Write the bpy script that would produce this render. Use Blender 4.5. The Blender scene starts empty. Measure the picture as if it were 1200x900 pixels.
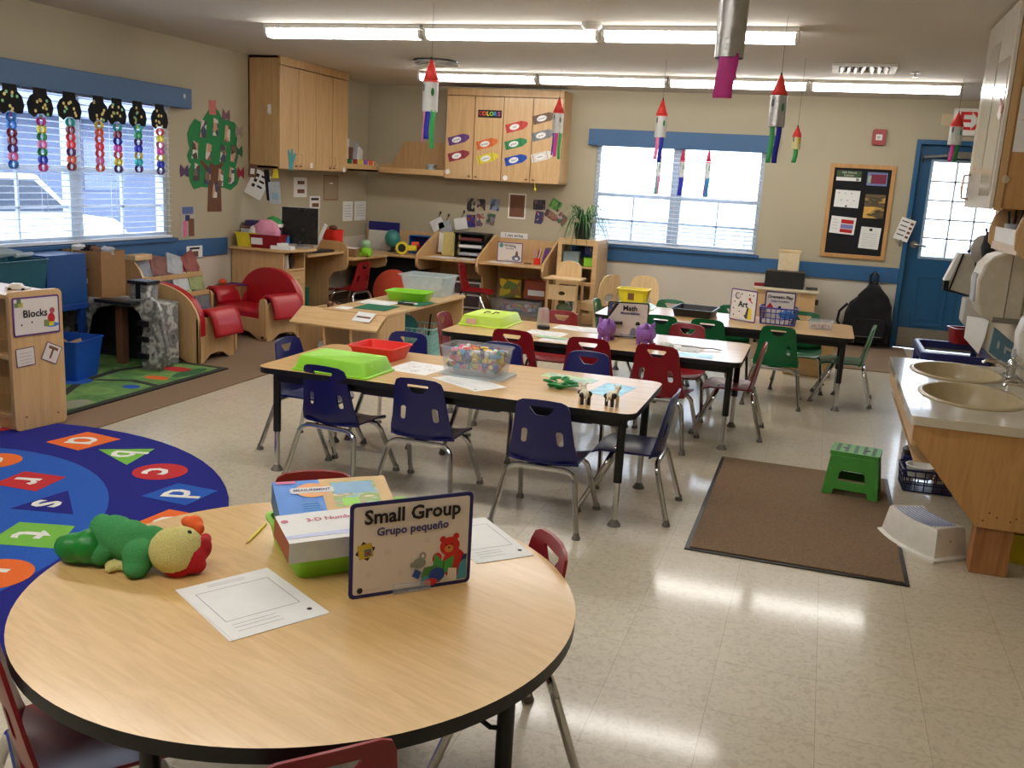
import bpy, math, random
from mathutils import Vector, Matrix
from mathutils.geometry import delaunay_2d_cdt
random.seed(7)
PI = math.pi
COL = bpy.context.scene.collection
# ---------------------------------------------------------------- camera model (measured from the room)
F, YAW, PITCH, ROLL, CH = 1110.57, .3053, .2133, .0570, 1.4714
fw = Vector((-math.sin(YAW)*math.cos(PITCH), math.cos(YAW)*math.cos(PITCH), -math.sin(PITCH)))
r0 = Vector((math.cos(YAW), math.sin(YAW), 0)); u0 = r0.cross(fw)
rt = math.cos(ROLL)*r0 + math.sin(ROLL)*u0; up = -math.sin(ROLL)*r0 + math.cos(ROLL)*u0
CAM = Vector((0, 0, CH))
def ray(x, y): return fw + rt*((x-600)/F) - up*((y-450)/F)
def at_z(x, y, z): d = ray(x, y); return CAM + d*((z-CH)/d.z)          # measured point on a level surface
def at_y(x, y, Y): d = ray(x, y); return CAM + d*(Y/d.y)               # on a plane parallel to the back wall
def at_x(x, y, X): d = ray(x, y); return CAM + d*(X/d.x)               # on a plane parallel to the left wall
XL, YB, H, XR = -5.18, 10.31, 2.44, 1.05
TZ = .53
# ---------------------------------------------------------------- materials
def lin(c): return tuple(((v/255)/12.92 if v/255 <= .04045 else ((v/255+.055)/1.055)**2.4) for v in c[:3]) + (1,)
MATS = {}
def mat(name, c=(200,200,200), rough=.5, metal=0, var=.06, scale=25, bump=0, coat=0, emit=0, alpha=None, trans=0):
    if name in MATS: return MATS[name]
    m = bpy.data.materials.new(name); m.use_nodes = True; nt = m.node_tree; N = nt.nodes; L = nt.links
    b = N['Principled BSDF']; b.inputs['Roughness'].default_value = rough; b.inputs['Metallic'].default_value = metal
    b.inputs['Coat Weight'].default_value = coat; b.inputs['Coat Roughness'].default_value = .12
    tc = N.new('ShaderNodeTexCoord'); nz = N.new('ShaderNodeTexNoise'); nz.inputs['Scale'].default_value = scale; nz.inputs['Detail'].default_value = 3
    L.new(tc.outputs['Object'], nz.inputs['Vector'])
    rp = N.new('ShaderNodeValToRGB'); L.new(nz.outputs['Fac'], rp.inputs['Fac'])
    k = lin(c); rp.color_ramp.elements[0].position = .3; rp.color_ramp.elements[1].position = .7
    rp.color_ramp.elements[0].color = tuple(v*(1-var) for v in k[:3])+(1,); rp.color_ramp.elements[1].color = tuple(min(1, v*(1+var)) for v in k[:3])+(1,)
    L.new(rp.outputs['Color'], b.inputs['Base Color'])
    if bump:
        bp = N.new('ShaderNodeBump'); bp.inputs['Strength'].default_value = bump; bp.inputs['Distance'].default_value = .01
        L.new(nz.outputs['Fac'], bp.inputs['Height']); L.new(bp.outputs['Normal'], b.inputs['Normal'])
    if emit:
        b.inputs['Emission Strength'].default_value = emit; L.new(rp.outputs['Color'], b.inputs['Emission Color'])
    if alpha is not None: b.inputs['Alpha'].default_value = alpha
    if trans: b.inputs['Transmission Weight'].default_value = trans
    MATS[name] = m; return m
def wood(name, c1, c2, rough=.4, sx=(1.5, 14, 14), coat=.15, rot=0):
    if name in MATS: return MATS[name]
    m = mat(name, c1, rough, coat=coat); nt = m.node_tree; N = nt.nodes; L = nt.links
    rp = [n for n in N if n.type == 'VALTORGB'][0]; nz = [n for n in N if n.type == 'TEX_NOISE'][0]; tc = [n for n in N if n.type == 'TEX_COORD'][0]
    mp = N.new('ShaderNodeMapping'); mp.inputs['Scale'].default_value = sx; m0 = N.new('ShaderNodeMapping'); m0.inputs['Rotation'].default_value = (0, 0, rot)
    L.new(tc.outputs['Object'], m0.inputs['Vector']); L.new(m0.outputs['Vector'], mp.inputs['Vector']); L.new(mp.outputs['Vector'], nz.inputs['Vector'])
    nz.inputs['Scale'].default_value = 2.2; nz.inputs['Detail'].default_value = 6; nz.inputs['Roughness'].default_value = .6; nz.inputs['Distortion'].default_value = .8
    rp.color_ramp.elements[0].position = .36; rp.color_ramp.elements[1].position = .62
    rp.color_ramp.elements[0].color = lin(c2); rp.color_ramp.elements[1].color = lin(c1)
    return m
def patch(name, cols, scale=14, rough=.55, kind='VORONOI', stretch=(1,1,1), seed=0):      # printed pictures, mixed toys, papers
    if name in MATS: return MATS[name]
    m = mat(name, cols[0], rough); nt = m.node_tree; N = nt.nodes; L = nt.links
    rp = [n for n in N if n.type == 'VALTORGB'][0]; tc = [n for n in N if n.type == 'TEX_COORD'][0]
    mp = N.new('ShaderNodeMapping'); mp.inputs['Scale'].default_value = stretch; mp.inputs['Location'].default_value = (seed*1.7, seed*.9, seed*.4)
    L.new(tc.outputs['Object'], mp.inputs['Vector'])
    if kind == 'VORONOI':
        v = N.new('ShaderNodeTexVoronoi'); v.inputs['Scale'].default_value = scale; L.new(mp.outputs['Vector'], v.inputs['Vector'])
        s = N.new('ShaderNodeSeparateColor'); L.new(v.outputs['Color'], s.inputs['Color']); L.new(s.outputs['Red'], rp.inputs['Fac'])
    else:
        v = N.new('ShaderNodeTexNoise'); v.inputs['Scale'].default_value = scale; v.inputs['Detail'].default_value = 4; L.new(mp.outputs['Vector'], v.inputs['Vector'])
        L.new(v.outputs['Fac'], rp.inputs['Fac'])
    cr = rp.color_ramp; cr.interpolation = 'CONSTANT' if kind == 'VORONOI' else 'LINEAR'
    n = len(cols)
    while len(cr.elements) < n: cr.elements.new(.5)
    for i, c in enumerate(cols):
        cr.elements[i].position = i/n if kind == 'VORONOI' else .3+.4*i/max(1, n-1); cr.elements[i].color = lin(c)
    return m
def thin(name, c, op=.35, rough=.15):            # clear plastic: part see-through, part milky, with a sheen
    if name in MATS: return MATS[name]
    m = mat(name, c, rough); nt = m.node_tree; b = nt.nodes['Principled BSDF']; out = nt.nodes['Material Output']
    t = nt.nodes.new('ShaderNodeBsdfTransparent'); mx = nt.nodes.new('ShaderNodeMixShader'); mx.inputs['Fac'].default_value = op
    t.inputs['Color'].default_value = (.97, .98, 1, 1)
    nt.links.new(t.outputs[0], mx.inputs[1]); nt.links.new(b.outputs[0], mx.inputs[2]); nt.links.new(mx.outputs[0], out.inputs['Surface'])
    return m
# ---------------------------------------------------------------- mesh builder
def RZ(a): return Matrix.Rotation(a, 3, 'Z')
def rrect(w, h, r, n=4, cx=0, cy=0):
    r = min(r, w/2-1e-4, h/2-1e-4); P = []
    for sx, sy, a0 in ((1,-1,-PI/2), (1,1,0), (-1,1,PI/2), (-1,-1,PI)):
        for i in range(n+1):
            a = a0+PI/2*i/n; P.append((cx+sx*(w/2-r)+r*math.cos(a), cy+sy*(h/2-r)+r*math.sin(a)))
    return P
def ell(cx, cy, a, b, n=28, rot=0):
    return [(cx+a*math.cos(2*PI*i/n)*math.cos(rot)-b*math.sin(2*PI*i/n)*math.sin(rot), cy+a*math.cos(2*PI*i/n)*math.sin(rot)+b*math.sin(2*PI*i/n)*math.cos(rot)) for i in range(n)]
def inside(p, poly):
    x, y = p; c = False; j = len(poly)-1
    for i in range(len(poly)):
        xi, yi = poly[i]; xj, yj = poly[j]
        if (yi > y) != (yj > y) and x < (xj-xi)*(y-yi)/(yj-yi)+xi: c = not c
        j = i
    return c
def tri2d(outer, holes=(), step=None):
    V = [Vector(p) for p in outer]; E = [(i, (i+1) % len(outer)) for i in range(len(outer))]
    for h in holes:
        b = len(V); V += [Vector(p) for p in h]; E += [(b+i, b+(i+1) % len(h)) for i in range(len(h))]
    if step:
        xs = [p[0] for p in outer]; ys = [p[1] for p in outer]
        y = min(ys)+step/2
        while y < max(ys):
            x = min(xs)+step/2
            while x < max(xs):
                if inside((x, y), outer) and not any(inside((x, y), h) for h in holes): V.append(Vector((x, y)))
                x += step
            y += step
    v, e, f, *_ = delaunay_2d_cdt(V, E, [], 1, 1e-6)
    T = []
    for t in f:
        c = (sum(v[i][0] for i in t)/len(t), sum(v[i][1] for i in t)/len(t))
        if inside(c, outer) and not any(inside(c, h) for h in holes): T.append(list(t))
    return [tuple(p) for p in v], T
class MB:
    def __init__(s): s.v = []; s.f = []; s.m = []; s.mats = []; s.X = None
    def mi(s, m):
        if m not in s.mats: s.mats.append(m)
        return s.mats.index(m)
    def add(s, vs, fs, m):
        b = len(s.v); k = s.mi(m)
        s.v += [tuple(s.X @ Vector(p)) if s.X else tuple(p) for p in vs]
        for f in fs: s.f.append([b+i for i in f]); s.m.append(k)
        return s
    def box(s, c, d, m, R=None, bev=0):
        x, y, z = (k/2 for k in d); P = [Vector((a*x, b*y, e*z)) for a in (-1,1) for b in (-1,1) for e in (-1,1)]
        if R: P = [R @ p for p in P]
        return s.add([p+Vector(c) for p in P], [(0,1,3,2),(4,6,7,5),(0,4,5,1),(2,3,7,6),(0,2,6,4),(1,5,7,3)], m)
    def b2(s, lo, hi, m): return s.box([(a+b)/2 for a, b in zip(lo, hi)], [abs(b-a) for a, b in zip(lo, hi)], m)
    def tube(s, path, r, m, n=8, caps=True, closed=False):
        P = [Vector(p) for p in path]; N = len(P); rr = r if isinstance(r, (list, tuple)) else [r]*N; V = []; Fc = []
        ref = None
        for i, p in enumerate(P):
            if closed: t = P[(i+1) % N]-P[i-1]
            else: t = P[min(i+1, N-1)]-P[max(i-1, 0)]
            t = t.normalized() if t.length > 1e-9 else Vector((0,0,1))
            if ref is None: ref = Vector((0,0,1)) if abs(t.z) < .9 else Vector((1,0,0))
            a = ref - t*ref.dot(t)
            a = a.normalized() if a.length > 1e-6 else t.orthogonal().normalized()
            ref = a; b = t.cross(a)
            V += [p + (a*math.cos(2*PI*j/n)+b*math.sin(2*PI*j/n))*rr[i] for j in range(n)]
        for i in range(N if closed else N-1):
            k = (i+1) % N
            Fc += [(i*n+j, i*n+(j+1) % n, k*n+(j+1) % n, k*n+j) for j in range(n)]
        if caps and not closed: Fc += [tuple(range(n))[::-1], tuple(range((N-1)*n, N*n))]
        return s.add(V, Fc, m)
    def cyl(s, a, b, r, m, n=16, r2=None): return s.tube([a, b], [r, r if r2 is None else r2], m, n)
    def lathe(s, prof, m, c=(0,0,0), n=24, sx=1, sy=1, R=None, cap=True):
        V = []; Fc = []
        for rr, z in prof:
            for j in range(n):
                p = Vector((rr*sx*math.cos(2*PI*j/n), rr*sy*math.sin(2*PI*j/n), z))
                if R: p = R @ p
                V.append(p+Vector(c))
        for i in range(len(prof)-1): Fc += [(i*n+j, i*n+(j+1) % n, (i+1)*n+(j+1) % n, (i+1)*n+j) for j in range(n)]
        if cap and prof[0][0] > 1e-5: Fc.append(tuple(range(n))[::-1])
        if cap and prof[-1][0] > 1e-5: Fc.append(tuple(range((len(prof)-1)*n, len(prof)*n)))
        return s.add(V, Fc, m)
    def ball(s, c, r, m, n=16, k=10, R=None, wob=0):
        r = (r, r, r) if not isinstance(r, (tuple, list)) else r; V = []; Fc = []
        for i in range(k+1):
            th = PI*i/k
            for j in range(n):
                ph = 2*PI*j/n; w = 1+wob*(random.random()-.5) if 0 < i < k else 1
                p = Vector((r[0]*math.sin(th)*math.cos(ph), r[1]*math.sin(th)*math.sin(ph), -r[2]*math.cos(th)))*w
                if R: p = R @ p
                V.append(p+Vector(c))
        for i in range(k): Fc += [(i*n+j, i*n+(j+1) % n, (i+1)*n+(j+1) % n, (i+1)*n+j) for j in range(n)]
        return s.add(V, Fc, m)
    def slab(s, outer, th, m, holes=(), mp=None, step=None, side=None):      # a plate of thickness th from a 2-D outline, laid out by mp(u,v,w)
        v, T = tri2d(outer, holes, step); mp = mp or (lambda u, w, t: (u, w, t)); side = side or m; n = len(v)
        V = [mp(p[0], p[1], 0) for p in v]
        if th == 0: return s.add(V, T, m)
        V += [mp(p[0], p[1], th) for p in v]
        s.add(V, [tuple(i+n for i in t) for t in T], m)
        b = len(s.v)-2*n; km = s.mi(m); ks = s.mi(side)
        for t in T: s.f.append([b+i for i in reversed(t)]); s.m.append(ks)
        cnt = {}
        for t in T:
            for i in range(len(t)):
                e = (t[i], t[(i+1) % len(t)]); cnt[frozenset(e)] = cnt.get(frozenset(e), []) + [e]
        for e in cnt.values():
            if len(e) == 1: i, j = e[0]; s.f.append([b+i, b+j, b+n+j, b+n+i]); s.m.append(ks)
        return s
    def grid(s, fn, nu, nv, m, th=0):
        V = [fn(i/nu, j/nv) for j in range(nv+1) for i in range(nu+1)]
        return s.add(V, [(j*(nu+1)+i, j*(nu+1)+i+1, (j+1)*(nu+1)+i+1, (j+1)*(nu+1)+i) for j in range(nv) for i in range(nu)], m)
    def text(s, t, size, o, ux, uy, m, align='CENTER', bold=0):
        cu = bpy.data.curves.new('lettering', 'FONT'); cu.body = t; cu.size = size; cu.align_x = align; cu.align_y = 'CENTER'; cu.resolution_u = 2; cu.offset = bold
        ob = bpy.data.objects.new('lettering', cu); me = bpy.data.meshes.new_from_object(ob)
        ux = Vector(ux).normalized(); uy = Vector(uy).normalized(); o = Vector(o)
        s.add([o+ux*v.co.x+uy*v.co.y for v in me.vertices], [tuple(p.vertices) for p in me.polygons], m)
        bpy.data.objects.remove(ob); bpy.data.meshes.remove(me); bpy.data.curves.remove(cu)
        return s
    def build(s, name, parent=None, loc=(0,0,0), rz=0, bevel=0, smooth=35, solid=0, subd=0):
        me = bpy.data.meshes.new(name); me.from_pydata(s.v, [], s.f)
        for m in s.mats: me.materials.append(m)
        me.polygons.foreach_set('material_index', s.m)
        me.validate(); me.update()
        if smooth: me.shade_smooth(); me.set_sharp_from_angle(angle=math.radians(smooth))
        o = bpy.data.objects.new(name, me); COL.objects.link(o); o.location = loc; o.rotation_euler = (0, 0, rz); o.parent = parent
        if solid: md = o.modifiers.new('Thickness', 'SOLIDIFY'); md.thickness = solid; md.offset = 0
        if bevel: md = o.modifiers.new('Bevel', 'BEVEL'); md.width = bevel; md.segments = 2; md.limit_method = 'ANGLE'; md.harden_normals = False
        if subd: md = o.modifiers.new('Subdivision', 'SUBSURF'); md.levels = subd; md.render_levels = subd
        return o
def tag(o, label, cat, group=None):
    o['label'] = label; o['category'] = cat
    if group: o['group'] = group
    return o
def thing(name, label, cat, loc=(0,0,0), rz=0, group=None):
    o = bpy.data.objects.new(name, None); o.empty_display_size = .05; COL.objects.link(o); o.location = loc; o.rotation_euler = (0, 0, rz)
    return tag(o, label, cat, group)
def solo(mb, name, label, cat, loc=(0,0,0), rz=0, group=None, **k): return tag(mb.build(name, None, loc, rz, **k), label, cat, group)
def struct(o): o['kind'] = 'structure'; return o
def dup(root, loc=None, rz=None, label=None, group=None):
    def cp(o, par):
        c = o.copy(); COL.objects.link(c); c.parent = par
        for ch in list(o.children): cp(ch, c)
        return c
    r = cp(root, None)
    if loc is not None: r.location = loc
    if rz is not None: r.rotation_euler = (0, 0, rz)
    if label: r['label'] = label
    if group: r['group'] = group
    return r
def plane_map(o, ux, uy):                         # (u,v,w) -> o + u*ux + v*uy + w*normal
    o = Vector(o); ux = Vector(ux).normalized(); uy = Vector(uy).normalized(); n = ux.cross(uy)
    return lambda u, v, w: o+ux*u+uy*v+n*w
# ---------------------------------------------------------------- palette
OAK = wood('maple_laminate', (214,178,128), (198,160,110), .38, (1.2, 16, 16))
OAKV = wood('maple_upright_grain', (206,170,122), (194,156,108), .42, (16, 16, 1.2))
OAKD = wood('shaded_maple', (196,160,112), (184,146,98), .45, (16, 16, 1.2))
TOPW = wood('oak_table_laminate', (210,172,114), (190,150,94), .3, (1.4, 18, 9), .2)
TOPR = wood('round_table_laminate', (216,178,118), (203,164,104), .33, (2.4, 22, 2), .2, .35)
PLY = wood('plywood', (196,150,94), (180,132,78), .5, (14, 14, 1.3), 0)
PINE = wood('pine_post', (178,124,76), (150,98,56), .5, (12, 12, 1.2), 0)
LWOOD = wood('pale_birch', (226,196,150), (212,180,132), .4, (8, 8, 2))
BLACK = mat('black_metal', (16,16,18), .42); BLKP = mat('black_plastic', (20,20,22), .4); BLKC = mat('black_cloth', (16,17,22), .9, bump=.4, scale=60)
CHROME = mat('chrome', (205,205,205), .16, 1, .02); STEEL = mat('brushed_steel', (150,145,138), .35, 1)
GLIDE = mat('grey_glide', (110,106,100), .5)
WHITE = mat('white_plastic', (228,226,220), .35, var=.02); PAPER = mat('white_paper', (232,232,230), .7, var=.02); CREAM = mat('cream_plastic', (198,182,148), .3, var=.02)
GREYP = mat('print_grey', (172,174,180), .8, var=.1); INK = mat('black_ink', (22,20,24), .7); NAVY = mat('navy_print', (24,28,96), .5); NAVT = mat('navy_text', (52,50,110), .7)
RED = mat('red_plastic', (134,14,26), .32, var=.05, scale=8); BLUE = mat('blue_plastic', (11,18,92), .32, var=.05, scale=8); GREEN = mat('green_plastic', (8,102,56), .32, var=.05, scale=8)
LIME = mat('lime_plastic', (138,206,44), .4, var=.04); LIME2 = mat('yellow_green_plastic', (188,222,62), .4, var=.04); REDT = mat('bright_red_plastic', (222,44,34), .38)
YEL = mat('yellow_plastic', (224,206,44), .45); ORG = mat('orange_plastic', (226,92,40), .45); TEAL = mat('teal_plastic', (24,84,104), .45); SKY = mat('sky_blue', (46,126,206), .5); MAG = mat('magenta', (206,62,150), .5)
PURP = mat('purple_plastic', (138,88,176), .35); VINYL = mat('red_vinyl', (172,20,34), .36, bump=.12, scale=14); ROYAL = mat('royal_blue_plastic', (20,78,178), .4)
GRN = mat('leaf_green', (48,150,74), .6); VIO = mat('violet_print', (92,48,120), .6); BRN = mat('brown_print', (112,74,52), .7); PINK = mat('pink_print', (226,150,176), .7)
CLEAR = thin('clear_plastic', (226,232,238), .19); CLEAR2 = thin('frosted_plastic', (214,226,226), .36, .3); GLASS = thin('window_glass', (225,235,245), .07, .02)
TRIMB = mat('blue_painted_trim', (44,94,142), .45, var=.03); DOORB = mat('blue_painted_door', (18,80,124), .4, var=.04, scale=4)
# ================================================================ SETTING
def floor_mat():
    m = mat('vinyl_tile_floor', (190,178,150), .32, coat=.4); nt = m.node_tree; N = nt.nodes; L = nt.links; b = N['Principled BSDF']
    b.inputs['Coat Roughness'].default_value = .09
    tc = [n for n in N if n.type == 'TEX_COORD'][0]; nz = [n for n in N if n.type == 'TEX_NOISE'][0]; rp = [n for n in N if n.type == 'VALTORGB'][0]
    nz.inputs['Scale'].default_value = 42; nz.inputs['Detail'].default_value = 5; nz.inputs['Distortion'].default_value = 1.2
    rp.color_ramp.elements[0].color = lin((186,175,152)); rp.color_ramp.elements[1].color = lin((205,195,173)); rp.color_ramp.elements[0].position = .33; rp.color_ramp.elements[1].position = .55
    mp = N.new('ShaderNodeMapping'); mp.inputs['Location'].default_value = (.165, -2.872, 0); L.new(tc.outputs['Object'], mp.inputs['Vector'])
    br = N.new('ShaderNodeTexBrick'); br.offset = 0; br.squash = 1
    for k, v in (('Scale', 1), ('Mortar Size', .0012), ('Mortar Smooth', .2), ('Brick Width', .3048), ('Row Height', .3048)): br.inputs[k].default_value = v
    br.inputs['Color1'].default_value = (1,1,1,1); br.inputs['Color2'].default_value = (.955,.95,.94,1); br.inputs['Mortar'].default_value = (.66,.62,.56,1)
    L.new(mp.outputs[0], br.inputs['Vector'])
    mx = N.new('ShaderNodeMix'); mx.data_type = 'RGBA'; mx.blend_type = 'MULTIPLY'; mx.inputs['Factor'].default_value = 1
    L.new(rp.outputs['Color'], mx.inputs['A']); L.new(br.outputs['Color'], mx.inputs['B']); L.new(mx.outputs['Result'], b.inputs['Base Color'])
    return m
WALL = mat('tan_wall_paint', (176,166,142), .7, var=.02, scale=3, bump=.05); WALLW = mat('cream_wall_paint', (204,197,182), .6, var=.02, scale=3)
CEIL = mat('stippled_ceiling', (206,200,190), .9, var=.03, scale=80, bump=.15)
BASEB = mat('brown_vinyl_base', (92,72,58), .5)
FX, FY = 2.3, -1.4
struct(MB().b2((XL-.1, FY-.1, -.06), (FX+.1, YB+.2, 0), floor_mat()).build('floor', smooth=0))
struct(MB().b2((XL-.1, FY-.1, H), (FX+.1, YB+.2, H+.08), CEIL).build('ceiling', smooth=0))
WX0, WX1, WZ0, WZ1 = -2.44, -.66, .83, 1.93
DX0, DX1, DZ = .80, 1.72, 2.02
def rect(a, b, c, d): return [(a, c), (b, c), (b, d), (a, d)]
w = MB(); mpb = lambda u, v, t: (u, YB+.14-t, v)
w.slab([(XL-.1,0),(DX0,0),(DX0,.72),(XL-.1,.72)], .14, WALLW, mp=mpb)
w.slab(rect(DX1, FX+.1, 0, .72), .14, WALLW, mp=mpb)
w.slab([(XL-.1,.72),(DX0,.72),(DX0,DZ),(DX1,DZ),(DX1,.72),(FX+.1,.72),(FX+.1,H),(XL-.1,H)], .14, WALL, [rect(WX0, WX1, WZ0, WZ1)], mp=mpb)
struct(w.build('wall_back', smooth=0))
LY0, LY1 = 4.70, 6.72
w = MB(); mpl = lambda u, v, t: (XL-.14+t, u, v)
w.slab(rect(FY-.1, YB, 0, .72), .14, WALLW, mp=mpl)
w.slab(rect(FY-.1, YB, .72, H), .14, WALL, [rect(LY0, LY1, WZ0, WZ1)], mp=mpl)
struct(w.build('wall_left', smooth=0))
w = MB().b2((XR, FY, .0), (XR+.14, 7.0, H), WALL)
struct(w.build('wall_right', smooth=0))
struct(MB().b2((XR+.14, 6.86, 0), (FX, 7.0, H), WALL).build('wall_alcove', smooth=0))
struct(MB().b2((FX, 6.86, 0), (FX+.12, YB, H), WALL).build('wall_far_right', smooth=0))
struct(MB().b2((XL, FY-.12, 0), (XR+.14, FY, H), WALL).build('wall_front', smooth=0))
struct(MB().b2((-2.72, YB-.022, .651), (.757, YB, .804), TRIMB).build('trim_1', bevel=.004))
struct(MB().b2((XL, FY, .651), (XL+.022, 7.5, .804), TRIMB).build('trim_2', bevel=.004))
struct(MB().b2((XL, YB-.012, 0), (.757, YB, .09), BASEB).build('baseboard_back', smooth=0))
struct(MB().b2((XL, FY, 0), (XL+.012, YB, .09), BASEB).build('baseboard_left', smooth=0))
struct(MB().b2((XR-.012, FY, 0), (XR, 7.0, .09), BASEB).build('baseboard_right', smooth=0))
# ---- windows
WFR = mat('white_window_frame', (200,210,220), .4, var=.02)
def window(name, mp, u0, u1, label_side):
    root = bpy.data.objects.new(name, None); COL.objects.link(root); struct(root)
    um = (u0+u1)/2; zr = 1.36
    f = MB().slab(rect(u0, u1, WZ0, WZ1), .07, WFR, [rect(u0+.045, um-.06, WZ0+.045, WZ1-.03), rect(um+.06, u1-.045, WZ0+.045, WZ1-.03)], mp=lambda a, b, t: mp(a, b, t+.03)); f.build('frame', root, smooth=0)
    for a, b in ((u0+.045, um-.06), (um+.06, u1-.045)):
        s = MB().slab(rect(a, b, zr-.022, zr+.022), .04, WFR, mp=lambda p, q, t: mp(p, q, t+.045))
        for k in (1, ): s.slab(rect((a+b)/2-.009, (a+b)/2+.009, WZ0+.045, zr-.022), .02, WFR, mp=lambda p, q, t: mp(p, q, t+.05))
        s.slab(rect(a, b, 1.08, 1.096), .02, WFR, mp=lambda p, q, t: mp(p, q, t+.05))
        s.build('sash', root, smooth=0)
        MB().slab(rect(a, b, WZ0+.045, WZ1-.03), .004, GLASS, mp=lambda p, q, t: mp(p, q, t+.06)).build('pane', root, smooth=0)
    MB().slab(rect(u0-.04, u1+.04, WZ0-.03, WZ0), .18, TRIMB, mp=lambda a, b, t: mp(a, b, -.05+t)).build('sill', root, bevel=.004)
    return root
mb_ = lambda u, v, t: (u, YB+t, v); ml_ = lambda u, v, t: (XL-t, u, v)
window('window_2', mb_, WX0, WX1, 'back'); window('window_1', ml_, LY0, LY1, 'left')
SLAT = mat('white_blind_slat', (222,228,236), .45, var=.01)
def blind(label, mp, u0, u1, tilt):
    t = thing('window_blind', label, 'window blind', group='white slatted window blinds')
    MB().slab(rect(u0+.01, u1-.01, WZ1-.06, WZ1-.005), .05, SLAT, mp=lambda a, b, w: mp(a, b, -.025+w)).build('head_rail', t, bevel=.003)
    s = MB(); n = 23; ca, sa = math.cos(tilt)*.025, math.sin(tilt)*.025
    for i in range(n):
        z = WZ0+.05+i*.0445; P = []
        for (w, h) in ((-1,0), (0,.0035), (1,0)):
            for u in (u0+.012, u1-.012): P.append(mp(u, z+w*sa+h, w*ca))
        s.add(P, [(0,1,3,2), (2,3,5,4)], SLAT)
    s.build('slats', t, solid=.0022)
    MB().slab(rect(u0+.012, u1-.012, WZ0+.004, WZ0+.026), .045, SLAT, mp=lambda a, b, w: mp(a, b, -.0225+w)).build('bottom_rail', t, bevel=.003)
    for u in (u0+.12, u0+(u1-u0)*.33, (u0+u1)/2, u0+(u1-u0)*.67, u1-.12):
        c = MB()
        for w in (-.027, .027): c.tube([mp(u, WZ0+.02, w), mp(u, WZ1-.03, w)], .0012, SLAT, 5)
        c.build('lift_cord', t)
blind('wide white slatted blind over the back wall window', lambda u, v, t: (u, YB-.012+t*.9, v), WX0+.005, WX1-.005, .1)
blind('white slatted blind behind the row of paper chains, left wall', lambda u, v, t: (XL+.012-t*.9, u, v), LY0+.005, LY1-.005, -.12)
def valance(label, lo, hi, knob):
    t = thing('window_valance', label, 'valance', group='blue window valances')
    VB = mat('blue_valance_paint', (44,88,132), .5, var=.03)
    MB().b2(lo, hi, VB).build('valance_board', t, bevel=.004)
    MB().ball(knob, (.012, .012, .02), PAPER).build('white_clip', t)
valance('blue box valance above the back wall window', (-2.515, YB-.1, 1.868), (-.575, YB, 2.039), (-.6, YB-.1, 1.95))
valance('long blue box valance above the left wall window', (XL, 4.45, 1.882), (XL+.1, 6.9, 2.04), (XL+.1, 6.8, 1.975))
# ---- door
d = bpy.data.objects.new('door_1', None); COL.objects.link(d); struct(d)
MB().slab([(.757,0),(DX0,0),(DX0,DZ),(DX1,DZ),(DX1,0),(DX1+.045,0),(DX1+.045,2.064),(.757,2.064)], .17, mat('blue_door_casing', (24,86,130), .4, var=.03), mp=lambda u, v, t: (u, YB+.14-t, v)).build('casing', d, bevel=.004)
g = rect(.94, 1.60, .94, 1.86)
MB().slab(rect(DX0+.003, DX1-.003, .008, DZ-.003), .045, DOORB, [g], mp=lambda u, v, t: (u, YB+.085-t, v)).build('slab', d, smooth=0)
fr = MB().slab(rect(.915, 1.625, .915, 1.885), .012, mat('pale_door_light_frame', (150,170,190), .4), [g], mp=lambda u, v, t: (u, YB+.04-t, v)); fr.build('glass_frame', d, bevel=.003)
m = MB()
for k in (1, 2): m.b2((.94+.22*k-.008, YB+.05, .94), (.94+.22*k+.008, YB+.075, 1.86), WFR)
for k in range(1, 5): m.b2((.94, YB+.05, .94+.184*k-.008), (1.6, YB+.075, .94+.184*k+.008), WFR)
m.build('muntins', d, smooth=0)
MB().slab(g, .004, GLASS, mp=lambda u, v, t: (u, YB+.066-t, v)).build('pane', d, smooth=0)
for x in (.93, 1.28):
    MB().slab(rrect(.3, .52, .01, 2, x+.15, .5), .01, DOORB, [rrect(.24, .46, .01, 2, x+.15, .5)], mp=lambda u, v, t: (u, YB+.04-t, v)).slab(rrect(.18, .4, .01, 2, x+.15, .5), .008, DOORB, mp=lambda u, v, t: (u, YB+.04-t, v)).build('raised_panel', d, bevel=.003)
MB().slab(rect(.83, 1.69, .02, .215), .003, STEEL, mp=lambda u, v, t: (u, YB+.04-t, v)).build('kick_plate', d, smooth=0)
h = MB().cyl((.865, YB+.04, 1.05), (.865, YB+.025, 1.05), .034, STEEL, 20).cyl((.865, YB+.03, 1.05), (.865, YB-.02, 1.05), .012, STEEL)
h.tube([(.865, YB-.02, 1.05), (.9, YB-.026, 1.05), (.97, YB-.018, 1.04)], [.012, .011, .009], STEEL); h.build('handle', d)
MB().tube([(.84, YB+.03, 1.86), (.84, YB-.02, 1.9), (1.1, YB-.03, 1.93)], .012, STEEL).b2((1.05, YB-.05, 1.9), (1.3, YB+.04, 1.96), STEEL).build('door_closer', d)
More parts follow.
